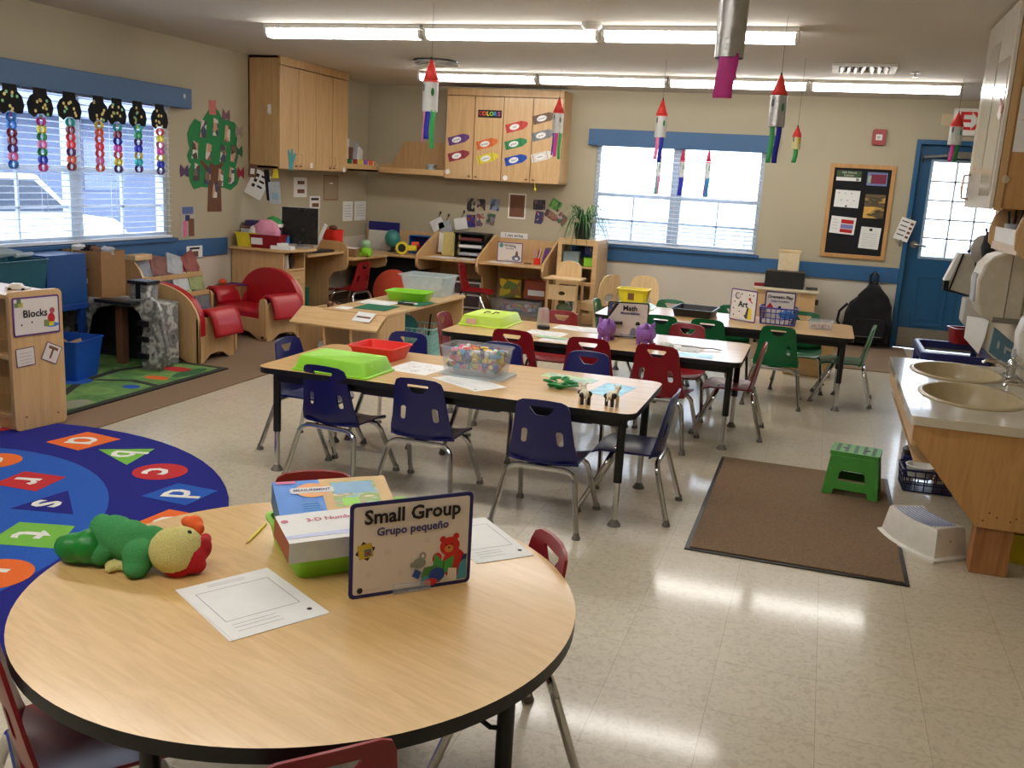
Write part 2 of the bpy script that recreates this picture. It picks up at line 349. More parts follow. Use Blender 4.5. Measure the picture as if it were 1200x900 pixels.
# ---- ceiling lights
DIFF = bpy.data.materials.new('lit_diffuser'); DIFF.use_nodes = True
b_ = DIFF.node_tree.nodes['Principled BSDF']; b_.inputs['Base Color'].default_value = (.9,.9,.88,1); b_.inputs['Emission Color'].default_value = (1,.97,.92,1); b_.inputs['Emission Strength'].default_value = 24.0
nz_ = DIFF.node_tree.nodes.new('ShaderNodeTexNoise'); DIFF.node_tree.links.new(nz_.outputs['Fac'], b_.inputs['Roughness'])
LW = mat('light_housing', (225,222,214), .5, var=.02)
proto = None; words = {3: ['left-hand', 'middle', 'right-hand'], 4: ['leftmost', 'second from the left', 'second from the right', 'rightmost']}
for y, n, row in ((6.205, 3, 'of the three in the nearer lit row'), (8.892, 4, 'of the four in the far lit row'), (3.52, 3, 'of the row overhead'), (.83, 3, 'of the row behind the viewer')):
    for i in range(n):
        loc = (-3.93+1.22*i+.61, y, H); lab = 'lit fluorescent ceiling light, %s %s' % (words[n][i], row)
        if proto is None:
            t = proto = thing('ceiling_light', lab, 'ceiling light', loc, group='fluorescent ceiling lights')
            MB().b2((-.6, -.07, -.03), (.6, .07, 0), LW).build('housing', t, bevel=.003)
            q = MB(); P = [(-.062, -.03), (-.058, -.062), (-.035, -.085), (.035, -.085), (.058, -.062), (.062, -.03)]
            q.slab(P, 1.16, DIFF, mp=lambda u, v, w: (-.58+w, u, v)); q.build('diffuser', t)
            for s in (-1, 1): MB().slab([(a*1.06, b-.003) for a, b in P], .022, LW, mp=lambda u, v, w: (s*.59-.011+w, u, v)).build('end_cap', t)
        else: dup(proto, loc, label=lab)
# vents, smoke detector, sprinkler
VENT = mat('white_vent_metal', (226,224,218), .4)
t = thing('ceiling_vent', 'square white louvred ceiling vent at the right', 'ceiling vent', (.14, 7.95, H), group='ceiling vents')
MB().slab(rect(-.23,.23,-.23,.23), .02, VENT, [rect(-.18,.18,-.18,.18)], mp=lambda u, v, w: (u, v, -.02+w)).build('frame', t, bevel=.004)
s = MB()
for i in range(7): s.box((-.15+.05*i, 0, -.014), (.05, .35, .004), VENT, R=Matrix.Rotation(.7 if i > 3 else -.7, 3, 'Y'))
s.build('louvres', t, smooth=0); MB().b2((-.18,-.18,-.004), (.18,.18,0), BLACK).build('duct_opening', t, smooth=0)
t = thing('ceiling_vent', 'shiny round-bladed ceiling vent at the left, near the cabinet', 'ceiling vent', (-3.4, 8.05, H), group='ceiling vents')
s = MB()
for k, r in enumerate((.2, .15, .1)): s.lathe([(r-.035, -.012-.008*k), (r, -.03-.008*k), (r+.004, -.026-.008*k), (r-.03, -.006-.008*k)], VENT, n=28, cap=False)
s.build('rings', t); MB().cyl((0,0,-.004), (0,0,0), .2, BLACK, 28).build('duct_opening', t)
for i in range(2): MB().box((.12*(i*2-1), 0, -.05), (.2, .16, .003), VENT, R=Matrix.Rotation(.25*(i*2-1), 3, 'Y')).build('deflector', t)
solo(MB().lathe([(.065, 0), (.065, -.02), (.045, -.042), (.0, -.045)], WHITE, n=24), 'smoke_detector', 'round white smoke detector beside the nearer row of lights', 'smoke detector', (-1.52, 6.05, H))
t = thing('sprinkler', 'small ceiling sprinkler head right of the louvred vent', 'sprinkler', (.52, 8.2, H))
MB().lathe([(.035, 0), (.035, -.006), (0, -.008)], STEEL, n=18).build('escutcheon', t); MB().lathe([(.008, -.006), (.01, -.03), (.02, -.032), (.02, -.035), (0, -.036)], CHROME, n=12).build('deflector', t)
# ---- carpet, rugs, mat on the floor
CARP = mat('brown_carpet', (132,108,84), .95, var=.2, scale=220, bump=.5)
P = [(-3.67,3.7),(-3.67,8.72),(.9,8.72),(.9,YB),(XL,YB),(XL,3.7)]
solo(MB().slab(P, .008, CARP), 'carpet', 'brown wall-to-wall carpet along the window wall and back of the room', 'carpet', smooth=0)
MATC = mat('brown_ribbed_mat', (126,102,77), .95, var=.22, scale=120, bump=.5)
t = thing('floor_mat', 'brown floor mat with black rubber edge in front of the sinks', 'floor mat', (.04, 4.535, 0), 0.0)
MB().slab(rect(-.44,.44,-.75,.75), .006, BLKP).build('rubber_edge', t, bevel=.002); MB().slab(rect(-.42,.42,-.73,.73), .005, MATC, mp=lambda u, v, w: (u, v, .006+w)).build('pile', t, smooth=0)
# alphabet rug
RUGD = mat('rug_deep_blue', (8,14,122), .95, var=.12, scale=200, bump=.3); RUGM = mat('rug_mid_blue', (24,84,176), .95, var=.1, scale=200, bump=.3)
RO = mat('rug_orange', (226,104,34), .95, var=.1, scale=200); RG = mat('rug_green', (112,176,64), .95, var=.1, scale=200); RR = mat('rug_red', (186,34,40), .95, var=.1, scale=200); RW = mat('rug_white', (226,224,216), .95)
t = thing('alphabet_rug', 'oval blue rug with coloured alphabet shapes left of the round table', 'rug')
CX, CY = -3.58, 2.3; z0 = .008
MB().slab(ell(CX, CY, 1.58, 1.77, 72), .010, RUGD, mp=lambda u, v, w: (u, v, z0+w), side=BLACK).build('pile', t, smooth=0)
q = MB(); lay = lambda k: (lambda u, v, w: (u, v, z0+.0102+.0004*k+w))
q.slab(ell(CX, CY, 1.09, 1.27, 64), .0003, RUGM, mp=lay(0)); q.slab(ell(CX, CY, .62, .8, 48), .0003, RUGD, mp=lay(1)); q.build('inner_rings', t, smooth=0)
shp = [('\u0251', RO, [(-3.66,3.73),(-3.62,3.98),(-3.38,3.95),(-3.42,3.69)]), ('b', RG, [(-3.35,3.75),(-3.12,3.89),(-3.06,3.61)]), ('c', RR, ell(-2.86,3.6,.125,.125)), ('d', RUGM, [(-2.71,3.28),(-2.68,3.5),(-2.46,3.49),(-2.47,3.27)]),
       ('e', RO, [(-2.52,2.98),(-2.5,3.2),(-2.28,3.2),(-2.29,2.98)]), ('q', RO, ell(-3.63,3.38,.12,.12)), ('r', RR, [(-3.37,3.12),(-3.39,3.32),(-3.17,3.34),(-3.14,3.13)]), ('s', RUGD, [(-3.07,2.92),(-3.03,3.2),(-2.80,2.98)]),
       ('t', RG, [(-2.86,2.6),(-2.92,2.82),(-2.7,2.88),(-2.6,2.67)]), ('u', RO, ell(-2.62,2.4,.135,.135)), ('f', RG, [(-2.4,2.66),(-2.2,2.56),(-2.2,2.8)]), ('p', RG, [(-4.05,3.38),(-3.85,3.38),(-3.85,3.58),(-4.05,3.58)]), ('z', RR, ell(-4.1,3.85,.12,.12)), ('y', RG, [(-4.5,3.6),(-4.3,3.55),(-4.38,3.8)])]
for ch, mm, pl in shp:
    q = MB(); q.slab(pl, .0003, mm, mp=lay(3)); c = (sum(p[0] for p in pl)/len(pl), sum(p[1] for p in pl)/len(pl), z0+.0122)
    q.text(ch, .24, c, (.28,-.96,0), (.96,.28,0), RW, bold=.004); q.build('alphabet_shape', t, smooth=0)
# green play rug
def green_rug():
    t = thing('play_rug', 'green play-map rug with dark roads under the block area', 'rug', (0,0,.008))
    GB = patch('play_rug_green', [(92,132,70), (118,156,84), (74,120,62), (132,166,96)], 3.2, .95, 'NOISE')
    MB().slab(rect(-5.12,-3.98,4.1,5.78), .009, GB, side=BLACK).build('pile', t, smooth=0)
    q = MB(); l2 = lambda k: (lambda u, v, w: (u, v, .0092+.0004*k+w)); RD = mat('rug_road', (44,48,42), .95, bump=.2)
    q.slab(rect(-5.12,-3.98,4.1,5.78), .0003, RD, [rect(-5.07,-4.03,4.15,5.73)], mp=l2(0))
    pts = [(-4.0,5.05),(-4.25,5.1),(-4.45,5.0),(-4.6,4.75),(-4.75,4.6),(-5.1,4.55)]; pts2 = [(-4.1,4.15),(-4.3,4.5),(-4.5,4.9),(-4.55,5.3),(-4.4,5.75)]
    for pp in (pts, pts2):
        q.slab([(x, y+.025) for x, y in pp]+[(x, y-.025) for x, y in pp[::-1]] if pp is pts else [(x+.03, y) for x, y in pp]+[(x-.03, y) for x, y in pp[::-1]], .0003, RD, mp=l2(1))
    for c, (x, y), (a, b) in ((RR,(-4.25,5.55),(.12,.07)), (RUGM,(-4.55,4.9),(.12,.1)), (RO,(-4.18,5.25),(.09,.05)), (mat('rug_dark_green', (44,98,54), .95),(-4.1,5.5),(.06,.18)), (mat('rug_dark_green', (44,98,54), .95),(-4.42,5.6),(.1,.06)), (RUGM,(-4.14,4.95),(.06,.05)), (mat('rug_grey', (140,140,124), .95),(-4.12,4.4),(.08,.14))):
        q.slab(ell(x, y, a, b, 20), .0003, c, mp=l2(2))
    q.build('map_pattern', t, smooth=0)
green_rug()
# ---- outdoors
struct(MB().b2((-40,-20,-.3), (30,45,-.15), mat('pavement', (104,114,134), .9, var=.15, scale=.8)).build('ground', smooth=0))
bl = thing('neighbour_building', 'pale neighbouring building across the car park, beyond the left window', 'building', (-17, 14, -.15))
MB().b2((-2.5,-9,0), (2.5,6,2.3), mat('pale_siding', (84,96,124), .8)).build('wall', bl, smooth=0)
MB().slab([(-3,2.3),(3,2.3),(0,3.4)], 15.6, mat('grey_shingles', (96,106,132), .9), mp=lambda u, v, w: (u, -9.3+w, v)).build('roof', bl, smooth=0)
for k in range(4): MB().b2((2.5,-7.5+3.2*k,.9), (2.53,-6.3+3.2*k,1.9), mat('far_window_glass', (90,104,130), .2)).build('window', bl, smooth=0)
car = thing('car', 'white parked car outside the left window', 'car', (-9.6, 8.4, -.15))
prof = [(-2.1,.25),(2.1,.25),(2.15,.6),(1.9,.82),(1.2,.9),(.6,1.36),(-.9,1.4),(-1.6,.95),(-2.05,.85)]
MB().slab(prof, 1.7, mat('white_car_paint', (235,238,242), .25), mp=lambda u, v, w: (-.85+w, u, v)).build('body', car, bevel=.05)
MB().slab([(1.05,.93),(.52,1.3),(-.85,1.33),(-1.35,.97)], 1.72, mat('dark_car_glass', (40,50,66), .1), mp=lambda u, v, w: (-.86+w, u, v)).build('side_glass', car)
for y in (-1.3, 1.35):
    for x in (-.8, .8): MB().cyl((x-.1, y, .32), (x+.1, y, .32), .32, BLKP, 24).build('wheel', car)
# ================================================================ TABLES AND CHAIRS
def leg_parts(t, x, y, top):
    l = MB().cyl((x, y, .2), (x, y, top), .019, BLACK, 14).build('leg', t)
    MB().cyl((x, y, .02), (x, y, .21), .014, CHROME, 14).build('extension_tube', l)
    MB().lathe([(.03, 0), (.028, .008), (.016, .024), (.014, .03)], GLIDE, (x, y, 0), 16).build('glide', l)
def make_table(label, loc):
    t = thing('activity_table', label, 'table', loc, group='rectangular classroom tables')
    MB().slab(rrect(1.83, .76, .06, 6), .028, TOPW, mp=lambda u, v, w: (u, v, TZ-.028+w), side=BLACK).build('tabletop', t)
    MB().slab(rrect(1.72, .65, .04), .045, BLACK, [rrect(1.67, .60, .03)], mp=lambda u, v, w: (u, v, TZ-.073+w)).build('apron', t)
    for x in (-.85, .85):
        for y in (-.29, .29): leg_parts(t, x, y, TZ-.03)
    return t
T2, T3, T4 = (-1.58, 4.22, 0), (-1.27, 5.75, 0), (-.633, 7.19, 0)
t = make_table('long oak-topped table with blue chairs, nearest of the three rectangular tables', T2)
dup(t, T3, label='long oak-topped table with red chairs, middle of the three rectangular tables'); dup(t, T4, label='long oak-topped table with green chairs, farthest of the three rectangular tables')
RT = Vector((-1.02, 1.78, 0)); RR_ = .61
t = thing('round_table', 'round oak-topped activity table with black edge in the foreground', 'table', RT)
MB().slab(ell(0, 0, RR_, RR_, 96), .03, TOPR, mp=lambda u, v, w: (u, v, TZ-.03+w), side=BLACK).build('tabletop', t)
MB().slab(ell(0, 0, .54, .54, 64), .03, BLACK, [ell(0, 0, .515, .515, 64)], mp=lambda u, v, w: (u, v, TZ-.06+w)).build('apron', t)
for a in (-4, -94, 86, 176): leg_parts(t, .5*math.cos(math.radians(a)), .5*math.sin(math.radians(a)), TZ-.03)
MB().tube([(.33,-.06,TZ-.04),(.36,-.06,.4),(.47,-.05,.33),(.5,-.04,.33)], .006, BLACK, 6).build('brace', t)

def make_chair(name, label, M, loc, rz, group, S=1):
    t = thing(name, label, 'chair', loc, rz, group)
    def seat_mp(u, v, w):
        f = max(0, (v-.09)/.085); z = .292 + .55*u*u - .028*f*f - .012*math.cos(u*9)*math.cos((v-.02)*9); return (u, v, z-w)
    MB().slab(rrect(.315, .31, .05, 5, 0, .015), .009, M, mp=seat_mp, step=.03).build('seat', t)
    out = [(-.158,.0),(-.02,-.01),(.02,-.01),(.158,.0),(.152,.05),(.14,.1),(.126,.2),(.118,.262),(.108,.287),(.085,.299),(.03,.304),(-.03,.304),(-.085,.299),(-.108,.287),(-.118,.262),(-.126,.2),(-.14,.1),(-.152,.05)]
    hand = [(-.05,.272),(.05,.272),(.053,.264),(.03,.236),(.022,.231),(-.022,.231),(-.03,.236),(-.053,.264)]
    sl = lambda s: [(s*x, y) for x, y in ((.066,.16),(.084,.16),(.092,.15),(.096,.1),(.09,.092),(.074,.092),(.068,.1),(.062,.15))]
    def back_mp(u, v, w):
        b = max(0, .03-v); y = -.132-.17*v+1.1*u*u+b*b*6; z = .285+v*.955
        return (u, y-w, z+w*.17)
    MB().slab(out, .009, M, [hand, sl(1)[::-1], sl(-1)], mp=back_mp, step=.035).build('backrest', t)
    for fy, by, zz in ((.2, .075, .272), (-.21, -.138, .268)):
        for s in (-1, 1):
            fx = .185 if fy > 0 else .193
            P = [(0, by, zz), (s*.10, by, zz)]
            for i in range(1, 6):
                a = PI/2*i/5; P.append((s*(.10+.058*math.sin(a)), by+(fy-by)*.16*(1-math.cos(a)), zz-.05*(1-math.cos(a))))
            P.append((s*fx, fy, .014))
            l = MB().tube(P, .0122, CHROME, 10).build('leg', t)
            MB().lathe([(.0, 0), (.018, 0), (.019, .006), (.013, .02), (.012, .03)], GLIDE, (s*fx, fy, 0), 12).build('glide', l)
    return t
protos = {}
def chair(M, c, x, y, deg, label, group):
    if c not in protos:
        protos[c] = make_chair('stacking_chair', label, M, (x, y, 0), math.radians(deg), group)
        return protos[c]
    return dup(protos[c], (x, y, 0), math.radians(deg), label, group)
B, R, G = 'blue', 'red', 'green'
gb = 'blue chairs around the nearest rectangular table'
chair(BLUE, B, -2.115, 4.02, -6, 'blue plastic chair on the near side, in front of the lime box lid', gb)
chair(BLUE, B, -1.645, 4.0, 0, 'blue plastic chair in the middle of the near side of its table', gb)
chair(BLUE, B, -1.035, 3.90, 0, 'blue plastic chair closest to the viewer, right on the near side', gb)
chair(BLUE, B, -.725, 4.22, 90, 'blue plastic chair seen side-on at the right end of its table', gb)
chair(BLUE, B, -2.48, 4.38, -92, 'blue plastic chair at the left end of its table', gb)
chair(BLUE, B, -2.20, 4.78, 180, 'blue plastic chair on the far side, behind the red tray', gb)
chair(BLUE, B, -1.63, 4.78, 180, 'blue plastic chair mostly hidden behind the clear bin of toys', gb)
chair(BLUE, B, -1.135, 4.79, 180, 'blue plastic chair on the far side, behind the green chain links', gb)
gr = 'red chairs around the middle rectangular table'
c1 = chair(RED, R, -1.675, 5.45, 0, 'red plastic chair leftmost on the near side of the middle table', gr)
c2 = chair(RED, R, -1.22, 5.45, 2, 'red plastic chair in front of the left purple piggy bank', gr)
c3 = chair(RED, R, -.80, 5.45, -5, 'red plastic chair in front of the right purple piggy bank', gr)
chair(RED, R, -.44, 5.92, 92, 'red plastic chair seen side-on at the right end of the middle table', gr)
chair(RED, R, -2.17, 5.83, -90, 'red plastic chair at the left end of the middle table', gr)
chair(RED, R, -1.70, 6.30, 180, 'red plastic chair on the far side, behind the clear cup', gr)
chair(RED, R, -.80, 6.25, 180, 'red plastic chair on the far side, right of the Math sign', gr)
gg = 'green chairs around the farthest rectangular table'
chair(GREEN, G, -1.04, 6.94, 0, 'green plastic chair partly hidden behind the Math sign', gg)
chair(GREEN, G, -.71, 6.95, 0, 'green plastic chair on the near side, in front of the black tray', gg)
chair(GREEN, G, -.22, 6.95, 0, 'green plastic chair in front of the blue basket', gg)
chair(GREEN, G, .25, 7.31, 88, 'green plastic chair seen side-on at the right end of the far table', gg)
chair(GREEN, G, -1.12, 7.59, 180, 'green plastic chair on the far side, behind the black tray', gg)
chair(GREEN, G, -.62, 7.60, 180, 'green plastic chair on the far side, just left of the Art sign', gg)
chair(GREEN, G, -.07, 7.60, 180, 'green plastic chair on the far side, behind the clear box', gg)
chair(GREEN, G, -1.48, 7.36, -90, 'green plastic chair at the left end of the far table', gg)
go = 'red chairs around the round table'
def facing(dx, dy): return math.degrees(math.atan2(dy, dx))-90
chair(RED, R, -.71, 2.12, facing(-.81,-.59), 'red plastic chair at the far right of the round table', go)
chair(RED, R, -1.285, 2.275, facing(.5,-.86), 'red plastic chair behind the blue game box at the round table', go)
chair(RED, R, -.775, 1.325, facing(-.72,.69), 'red plastic chair at the bottom centre, its top edge just in view', go)
chair(RED, R, -1.325, 1.435, facing(.62,.78), 'red plastic chair at the bottom left corner, by the round table', go)
chair(RED, R, -4.5, 8.62, 84, 'red plastic chair tucked under the computer desk', 'red chairs at the wall desks')
chair(RED, R, -3.43, 9.42, -84, 'red plastic chair in front of the black paper organiser', 'red chairs at the wall desks')

for c in (c1, c2, c3): c.scale = (1.05, 1.05, 1.05)
# ================================================================ THINGS ON THE ROUND TABLE
def sign(name, label, a, b, hgt, border, draw, wall=False, face=None, stand=True):
    """upright printed sign whose bottom edge runs from a to b"""
    a = Vector(a); b = Vector(b); W = (b-a).length; ux = (b-a).normalized(); uz = Vector((0,0,1)); n = ux.cross(uz)
    t = thing(name, label, 'sign', (a+b)/2, math.atan2(ux.y, ux.x))
    mp = lambda u, v, w: (u, -w, v)
    q = MB().slab(rrect(W, hgt, .012, 4, 0, hgt/2), .003, border, mp=mp).slab(rrect(W-.018, hgt-.018, .006, 3, 0, hgt/2), .0005, face or PAPER, mp=lambda u, v, w: mp(u, v, .003+w))
    k = [0]
    def sh(poly, m): k[0] += 1; q.slab(poly, .0002, m, mp=lambda u, v, w: mp(u, v, .0036+.0001*k[0]+w))
    def tx(s, size, u, v, m, bold=0, align='CENTER'): q.text(s, size, (u, -.0062, v), (1,0,0), (0,0,1), m, align, bold)
    draw(sh, tx, W, hgt); q.build('panel', t, smooth=0)
    if stand: MB().b2((-.045, -.012, 0), (.045, .03, .003), CLEAR).b2((-.045, -.012, 0), (.045, -.0075, .022), CLEAR).b2((-.045, .003, 0), (.045, .006, .03), CLEAR).build('stand', t, smooth=0)
    return t
SIGNF = mat('sign_paper', (214,206,200), .5, var=.02)
def d_small(sh, tx, W, Hh):
    tx('Small Group', .046, .0, .19, INK, .0014); tx('Grupo pequeño', .027, 0, .154, NAVT, .0007)
    s = lambda pts, m: sh([(u-W/2, v) for u, v in pts], m)
    # folded cards at left
    for r, c in ((-.35, INK), (.35, mat('card_yellow', (190,166,52), .6))): sh(ell(-.112, .112, .024, .024, 4, r+.6), c)
    sh(ell(-.106, .108, .012, .012, 4, .9), mat('card_teal', (88,112,110), .6)); sh(ell(-.106, .106, .005, .005, 10), mat('card_red', (150,60,50), .6))
    BR = mat('bear_red', (190,30,30), .6); GM = mat('mouse_grey', (128,136,130), .6); TQ = mat('block_teal', (60,140,160), .6); BG = mat('book_green', (60,150,70), .6); BB = mat('block_blue', (30,70,150), .6); TAN = mat('muzzle_tan', (190,130,60), .6)
    sh(ell(.105,.055,.03,.036,20), BR); sh(ell(.093,.098,.025,.023,20), BR); sh(ell(.075,.117,.008,.008,12), BR); sh(ell(.108,.121,.008,.008,12), BR); sh(ell(.062,.072,.012,.014,12), BR)
    sh(ell(.091,.092,.011,.009,14), TAN); sh(ell(.091,.095,.003,.0025,8), INK); sh(ell(.084,.103,.002,.002,8), INK); sh(ell(.098,.104,.002,.002,8), INK)
    sh([(.05,.03),(.1,.035),(.105,.075),(.078,.062),(.055,.085)], BG); sh([(.077,.033),(.079,.033),(.08,.062),(.078,.062)], INK)
    sh([(.02,.012),(.07,.012),(.07,.045),(.03,.04)], TQ); sh(ell(.018,.066,.016,.013,16), GM); sh(ell(.026,.083,.008,.009,12), GM); sh(ell(.002,.064,.007,.007,12), GM); sh(ell(.026,.083,.004,.005,10), SIGNF)
    sh([(.022,.03),(.06,.036),(.062,.056),(.03,.054)], mat('frog_green', (70,120,60), .6)); sh(ell(.062,.032,.02,.018,16), BB); sh(ell(.012,.04,.012,.014,4,.3), BB); sh(ell(.047,.016,.018,.009,14), BR)
    sh([(.088,.012),(.112,.012),(.112,.042),(.09,.045)], SIGNF); sh([(.112,.012),(.137,.014),(.136,.075),(.118,.05)], TQ); sh([(.122,.06),(.136,.062),(.137,.075),(.126,.074)], NAVY)
    sh(ell(-.124,.02,.007,.007,14), INK); tx('— — — — —', .008, -.097, .02, INK)
    for u, v in ((-.062,.105),(-.104,.055),(-.03,.05),(.035,.12)): sh(ell(u, v, .008, .008, 12), mat('hook_dot', (206,198,192), .5))
sign('small_group_sign', 'Small Group sign with navy border standing on the round table', (-.915,1.775,TZ), (-.705,1.985,TZ), .226, NAVY, d_small, face=SIGNF)
def sheet(label, corners, z=TZ, lines=True, n=1, name='worksheet', group=None, draw=None, m=None):
    c = [Vector((p[0], p[1], 0)) for p in corners]; ctr = sum(c, Vector())/4; ux = (c[1]-c[0]).normalized(); W = (c[1]-c[0]).length; Hh = (c[3]-c[0]).length
    t = MB(); mm = m or PAPER
    for k in range(n):
        a = .02*(k-(n-1)/2); t.slab([(math.cos(a)*u-math.sin(a)*v+.004*k, math.sin(a)*u+math.cos(a)*v) for u, v in rect(-W/2, W/2, -Hh/2, Hh/2)], .0006, mm, mp=lambda u, v, w: (u, v, .0007*k+w))
    top = .0007*n+.0003; mp = lambda u, v, w: (u, v, top+w)
    if lines:
        t.slab(rect(-W*.38,W*.40,-Hh*.22,Hh*.33), .0001, GREYP, [rect(-W*.38+.002,W*.40-.002,-Hh*.22+.002,Hh*.33-.002)], mp=mp)
        for v in (-.29,-.34,-.4): t.slab(rect(-W*.36,W*.1,Hh*v,Hh*v+.0016), .0001, GREYP, mp=mp)
        for v in (.40,.43): t.slab(rect(-W*.2,W*.2,Hh*v,Hh*v+.0016), .0001, GREYP, mp=mp)
        t.slab(ell(W*.4,-Hh*.36,.006,.006,12), .0001, INK, mp=mp)
    if draw: draw(t, W, Hh, mp)
    return solo(t, name, label, 'paper', (ctr.x, ctr.y, z+.0003), math.atan2(ux.y, ux.x), group, smooth=0)
sheet('white worksheet with an empty frame lying in front of the Small Group sign', [(-1.04,1.50),(-.93,1.69),(-1.165,1.855),(-1.285,1.665)][0:1]+[(-.925,1.69),(-1.165,1.85),(-1.28,1.66)], n=2)
sheet('white worksheet behind the right edge of the Small Group sign', [(-.74,2.08),(-.63,2.19),(-.78,2.42),(-.93,2.3)], n=2)
# storage tray and boxes
def tray(name, label, loc, rz, L, W, Hh, m, flare=.02, cat='tray', th=.004, lip=.008, lbl=None, group=None, bottom=True):
    """open tray with sloped sides and a rolled rim; origin at the base centre"""
    t = thing(name, label, cat, loc, rz, group); q = MB(); o = [rrect(L-2*flare, W-2*flare, .02, 4), rrect(L, W, .025, 4), rrect(L+2*lip, W+2*lip, .03, 4)]
    i_ = [rrect(L-2*th, W-2*th, .022, 4), rrect(L-2*flare-2*th, W-2*flare-2*th, .018, 4)]; n = len(o[0])
    rings = [[(x, y, 0) for x, y in o[0]], [(x, y, Hh-.008) for x, y in o[1]], [(x, y, Hh-.008) for x, y in o[2]], [(x, y, Hh) for x, y in o[2]], [(x, y, Hh) for x, y in i_[0]], [(x, y, th) for x, y in i_[1]]]
    V = [p for r in rings for p in r]; Fc = [(k*n+j, k*n+(j+1) % n, (k+1)*n+(j+1) % n, (k+1)*n+j) for k in range(5) for j in range(n)]
    Fc += [tuple(range(n))[::-1], tuple(range(5*n, 6*n))]
    q.add(V, Fc, m); q.build('body', t, smooth=40)
    if lbl:
        for side, u0, u1, mm in lbl:       # paper label on a side: 'l','r','f'
            s = MB(); zf = lambda z: -flare+flare*z/Hh
            if side == 'f': P = [(u, -(W/2+zf(z))-.0012, z) for u, z in ((u0,Hh*.25),(u1,Hh*.25),(u1,Hh*.75),(u0,Hh*.75))]
            else: sx = -1 if side == 'l' else 1; P = [(sx*(L/2+zf(z)+.0012), u, z) for u, z in ((u0,Hh*.25),(u1,Hh*.25),(u1,Hh*.75),(u0,Hh*.75))]
            s.add(P, [(0,1,2,3)], mm).build('paper_label', t, smooth=0)
    return t
def lid(name, label, loc, rz, L, W, Hh, m, cat='box', group=None, lbl=None):
    t = thing(name, label, cat, loc, rz, group); q = MB(); o = [(rrect(L+.03, W+.03, .02), 0), (rrect(L+.03, W+.03, .02), .006), (rrect(L+.012, W+.012, .02), .01), (rrect(L-.02, W-.02, .025), Hh-.006), (rrect(L-.03, W-.03, .022), Hh), (rrect(L-.05, W-.05, .02), Hh-.004)]
    n = len(o[0][0]); V = [(x, y, z) for r, z in o for x, y in r]; Fc = [(k*n+j, k*n+(j+1) % n, (k+1)*n+(j+1) % n, (k+1)*n+j) for k in range(5) for j in range(n)]+[tuple(range(n))[::-1], tuple(range(5*n, 6*n))]
    q.add(V, Fc, m).build('body', t, smooth=40)
    if lbl: x, y, rzz, a, b, mm = lbl; MB().box((x, y, Hh*.5), (a, .002, b), mm, R=RZ(rzz)).build('paper_label', t, smooth=0)
    return t
ang = math.atan2(.71, .70)
ctr = Vector((-1.07,1.81,0))+Vector((-.71,.70,0))*.14+Vector((.70,.71,0))*.19
tray('storage_tray', 'lime green tray of game boxes on the round table', (ctr.x, ctr.y, TZ), ang, .38, .28, .072, LIME, .012, lbl=[('l', -.05, .05, PAPER)])
def boxthing(name, label, loc, R, d, mats, cat='box', prints=None, group=None):
    """closed carton; mats = (top, sides, left end)"""
    t = MB(); x, y, z = (k/2 for k in d); P = [(a*x, b*y, c*z) for a in (-1,1) for b in (-1,1) for c in (-1,1)]
    t.add(P, [(1,5,7,3), (0,2,6,4)], mats[0]); t.add(P, [(0,4,5,1), (2,3,7,6), (4,6,7,5)], mats[1]); t.add(P, [(0,1,3,2)], mats[2])
    o = thing(name, label, cat, loc, 0, group); o.rotation_euler = R.to_euler()
    t.build('carton', o, bevel=.0015)
    if prints: q = MB(); prints(q, x, y, z); q.build('printed_top', o, smooth=0)
    return o
BOXB = mat('box_blue', (20,120,214), .4); BOXT = mat('box_tan', (206,170,108), .45); PHO = patch('box_photo', [(120,170,206), (170,190,150), (120,170,60), (176,150,110), (220,214,160)], 26, .4, 'NOISE', (1, 2.5, 1))
def pb(q, x, y, z):
    l = lambda k: (lambda u, v, w: (u, v, z+.0006+.0003*k+w))
    q.slab(rect(-x*.2, x, -y, y), .0002, BOXT, mp=l(0)); q.slab(rect(-x*.02, x*.78, -y*.35, y*.82), .0002, PHO, mp=l(1)); q.slab(rect(0, x*.72, y*.25, y*.78), .0002, mat('photo_sky', (120,168,204), .4), mp=l(2)); q.slab(rect(x*.1, x*.4, -y*.3, y*.05), .0002, LIME, mp=l(2))
    q.slab(ell(-x*.36, y*.5, x*.28, y*.33), .0002, mat('logo_orange', (226,150,70), .4), mp=l(2)); q.slab(rrect(x*.76, y*.26, .008, 3, -x*.36, y*.5), .0003, PAPER, mp=l(3)); q.text('MEASUREMENT', .0135, (-x*.36, y*.5, z+.0026), (1,0,0), (0,1,0), NAVY, bold=.0003)
    q.slab(rect(-x*.94, -x*.6, y*.86, y*.98), .0002, mat('box_pink', (214,110,150), .5), mp=l(2))
    for k in range(5): q.slab(rect(-x*(.6-.02*(k % 2)), -x*.3, -y*(.05+.1*k)-.003, -y*(.05+.1*k)), .0002, mat('pale_blue_print', (110,176,232), .5), mp=l(2))
    q.slab(ell(-x*.8, -y*.78, .012, .012, 14), .0002, YEL, mp=l(2)); q.text('Game', .02, (x*.25, -y*.62, z+.002), (1,0,0), (0,1,0), BRN, bold=.001)
Rb = RZ(math.atan2(.633,.774)) @ Matrix.Rotation(.24, 3, 'X')
boxthing('game_box', 'blue and tan measurement game box leaning in the lime tray', (-1.09,2.035,.628), Rb, (.29,.20,.062), (BOXB, BOXB, mat('box_side_blue', (70,110,150), .5)), prints=pb)
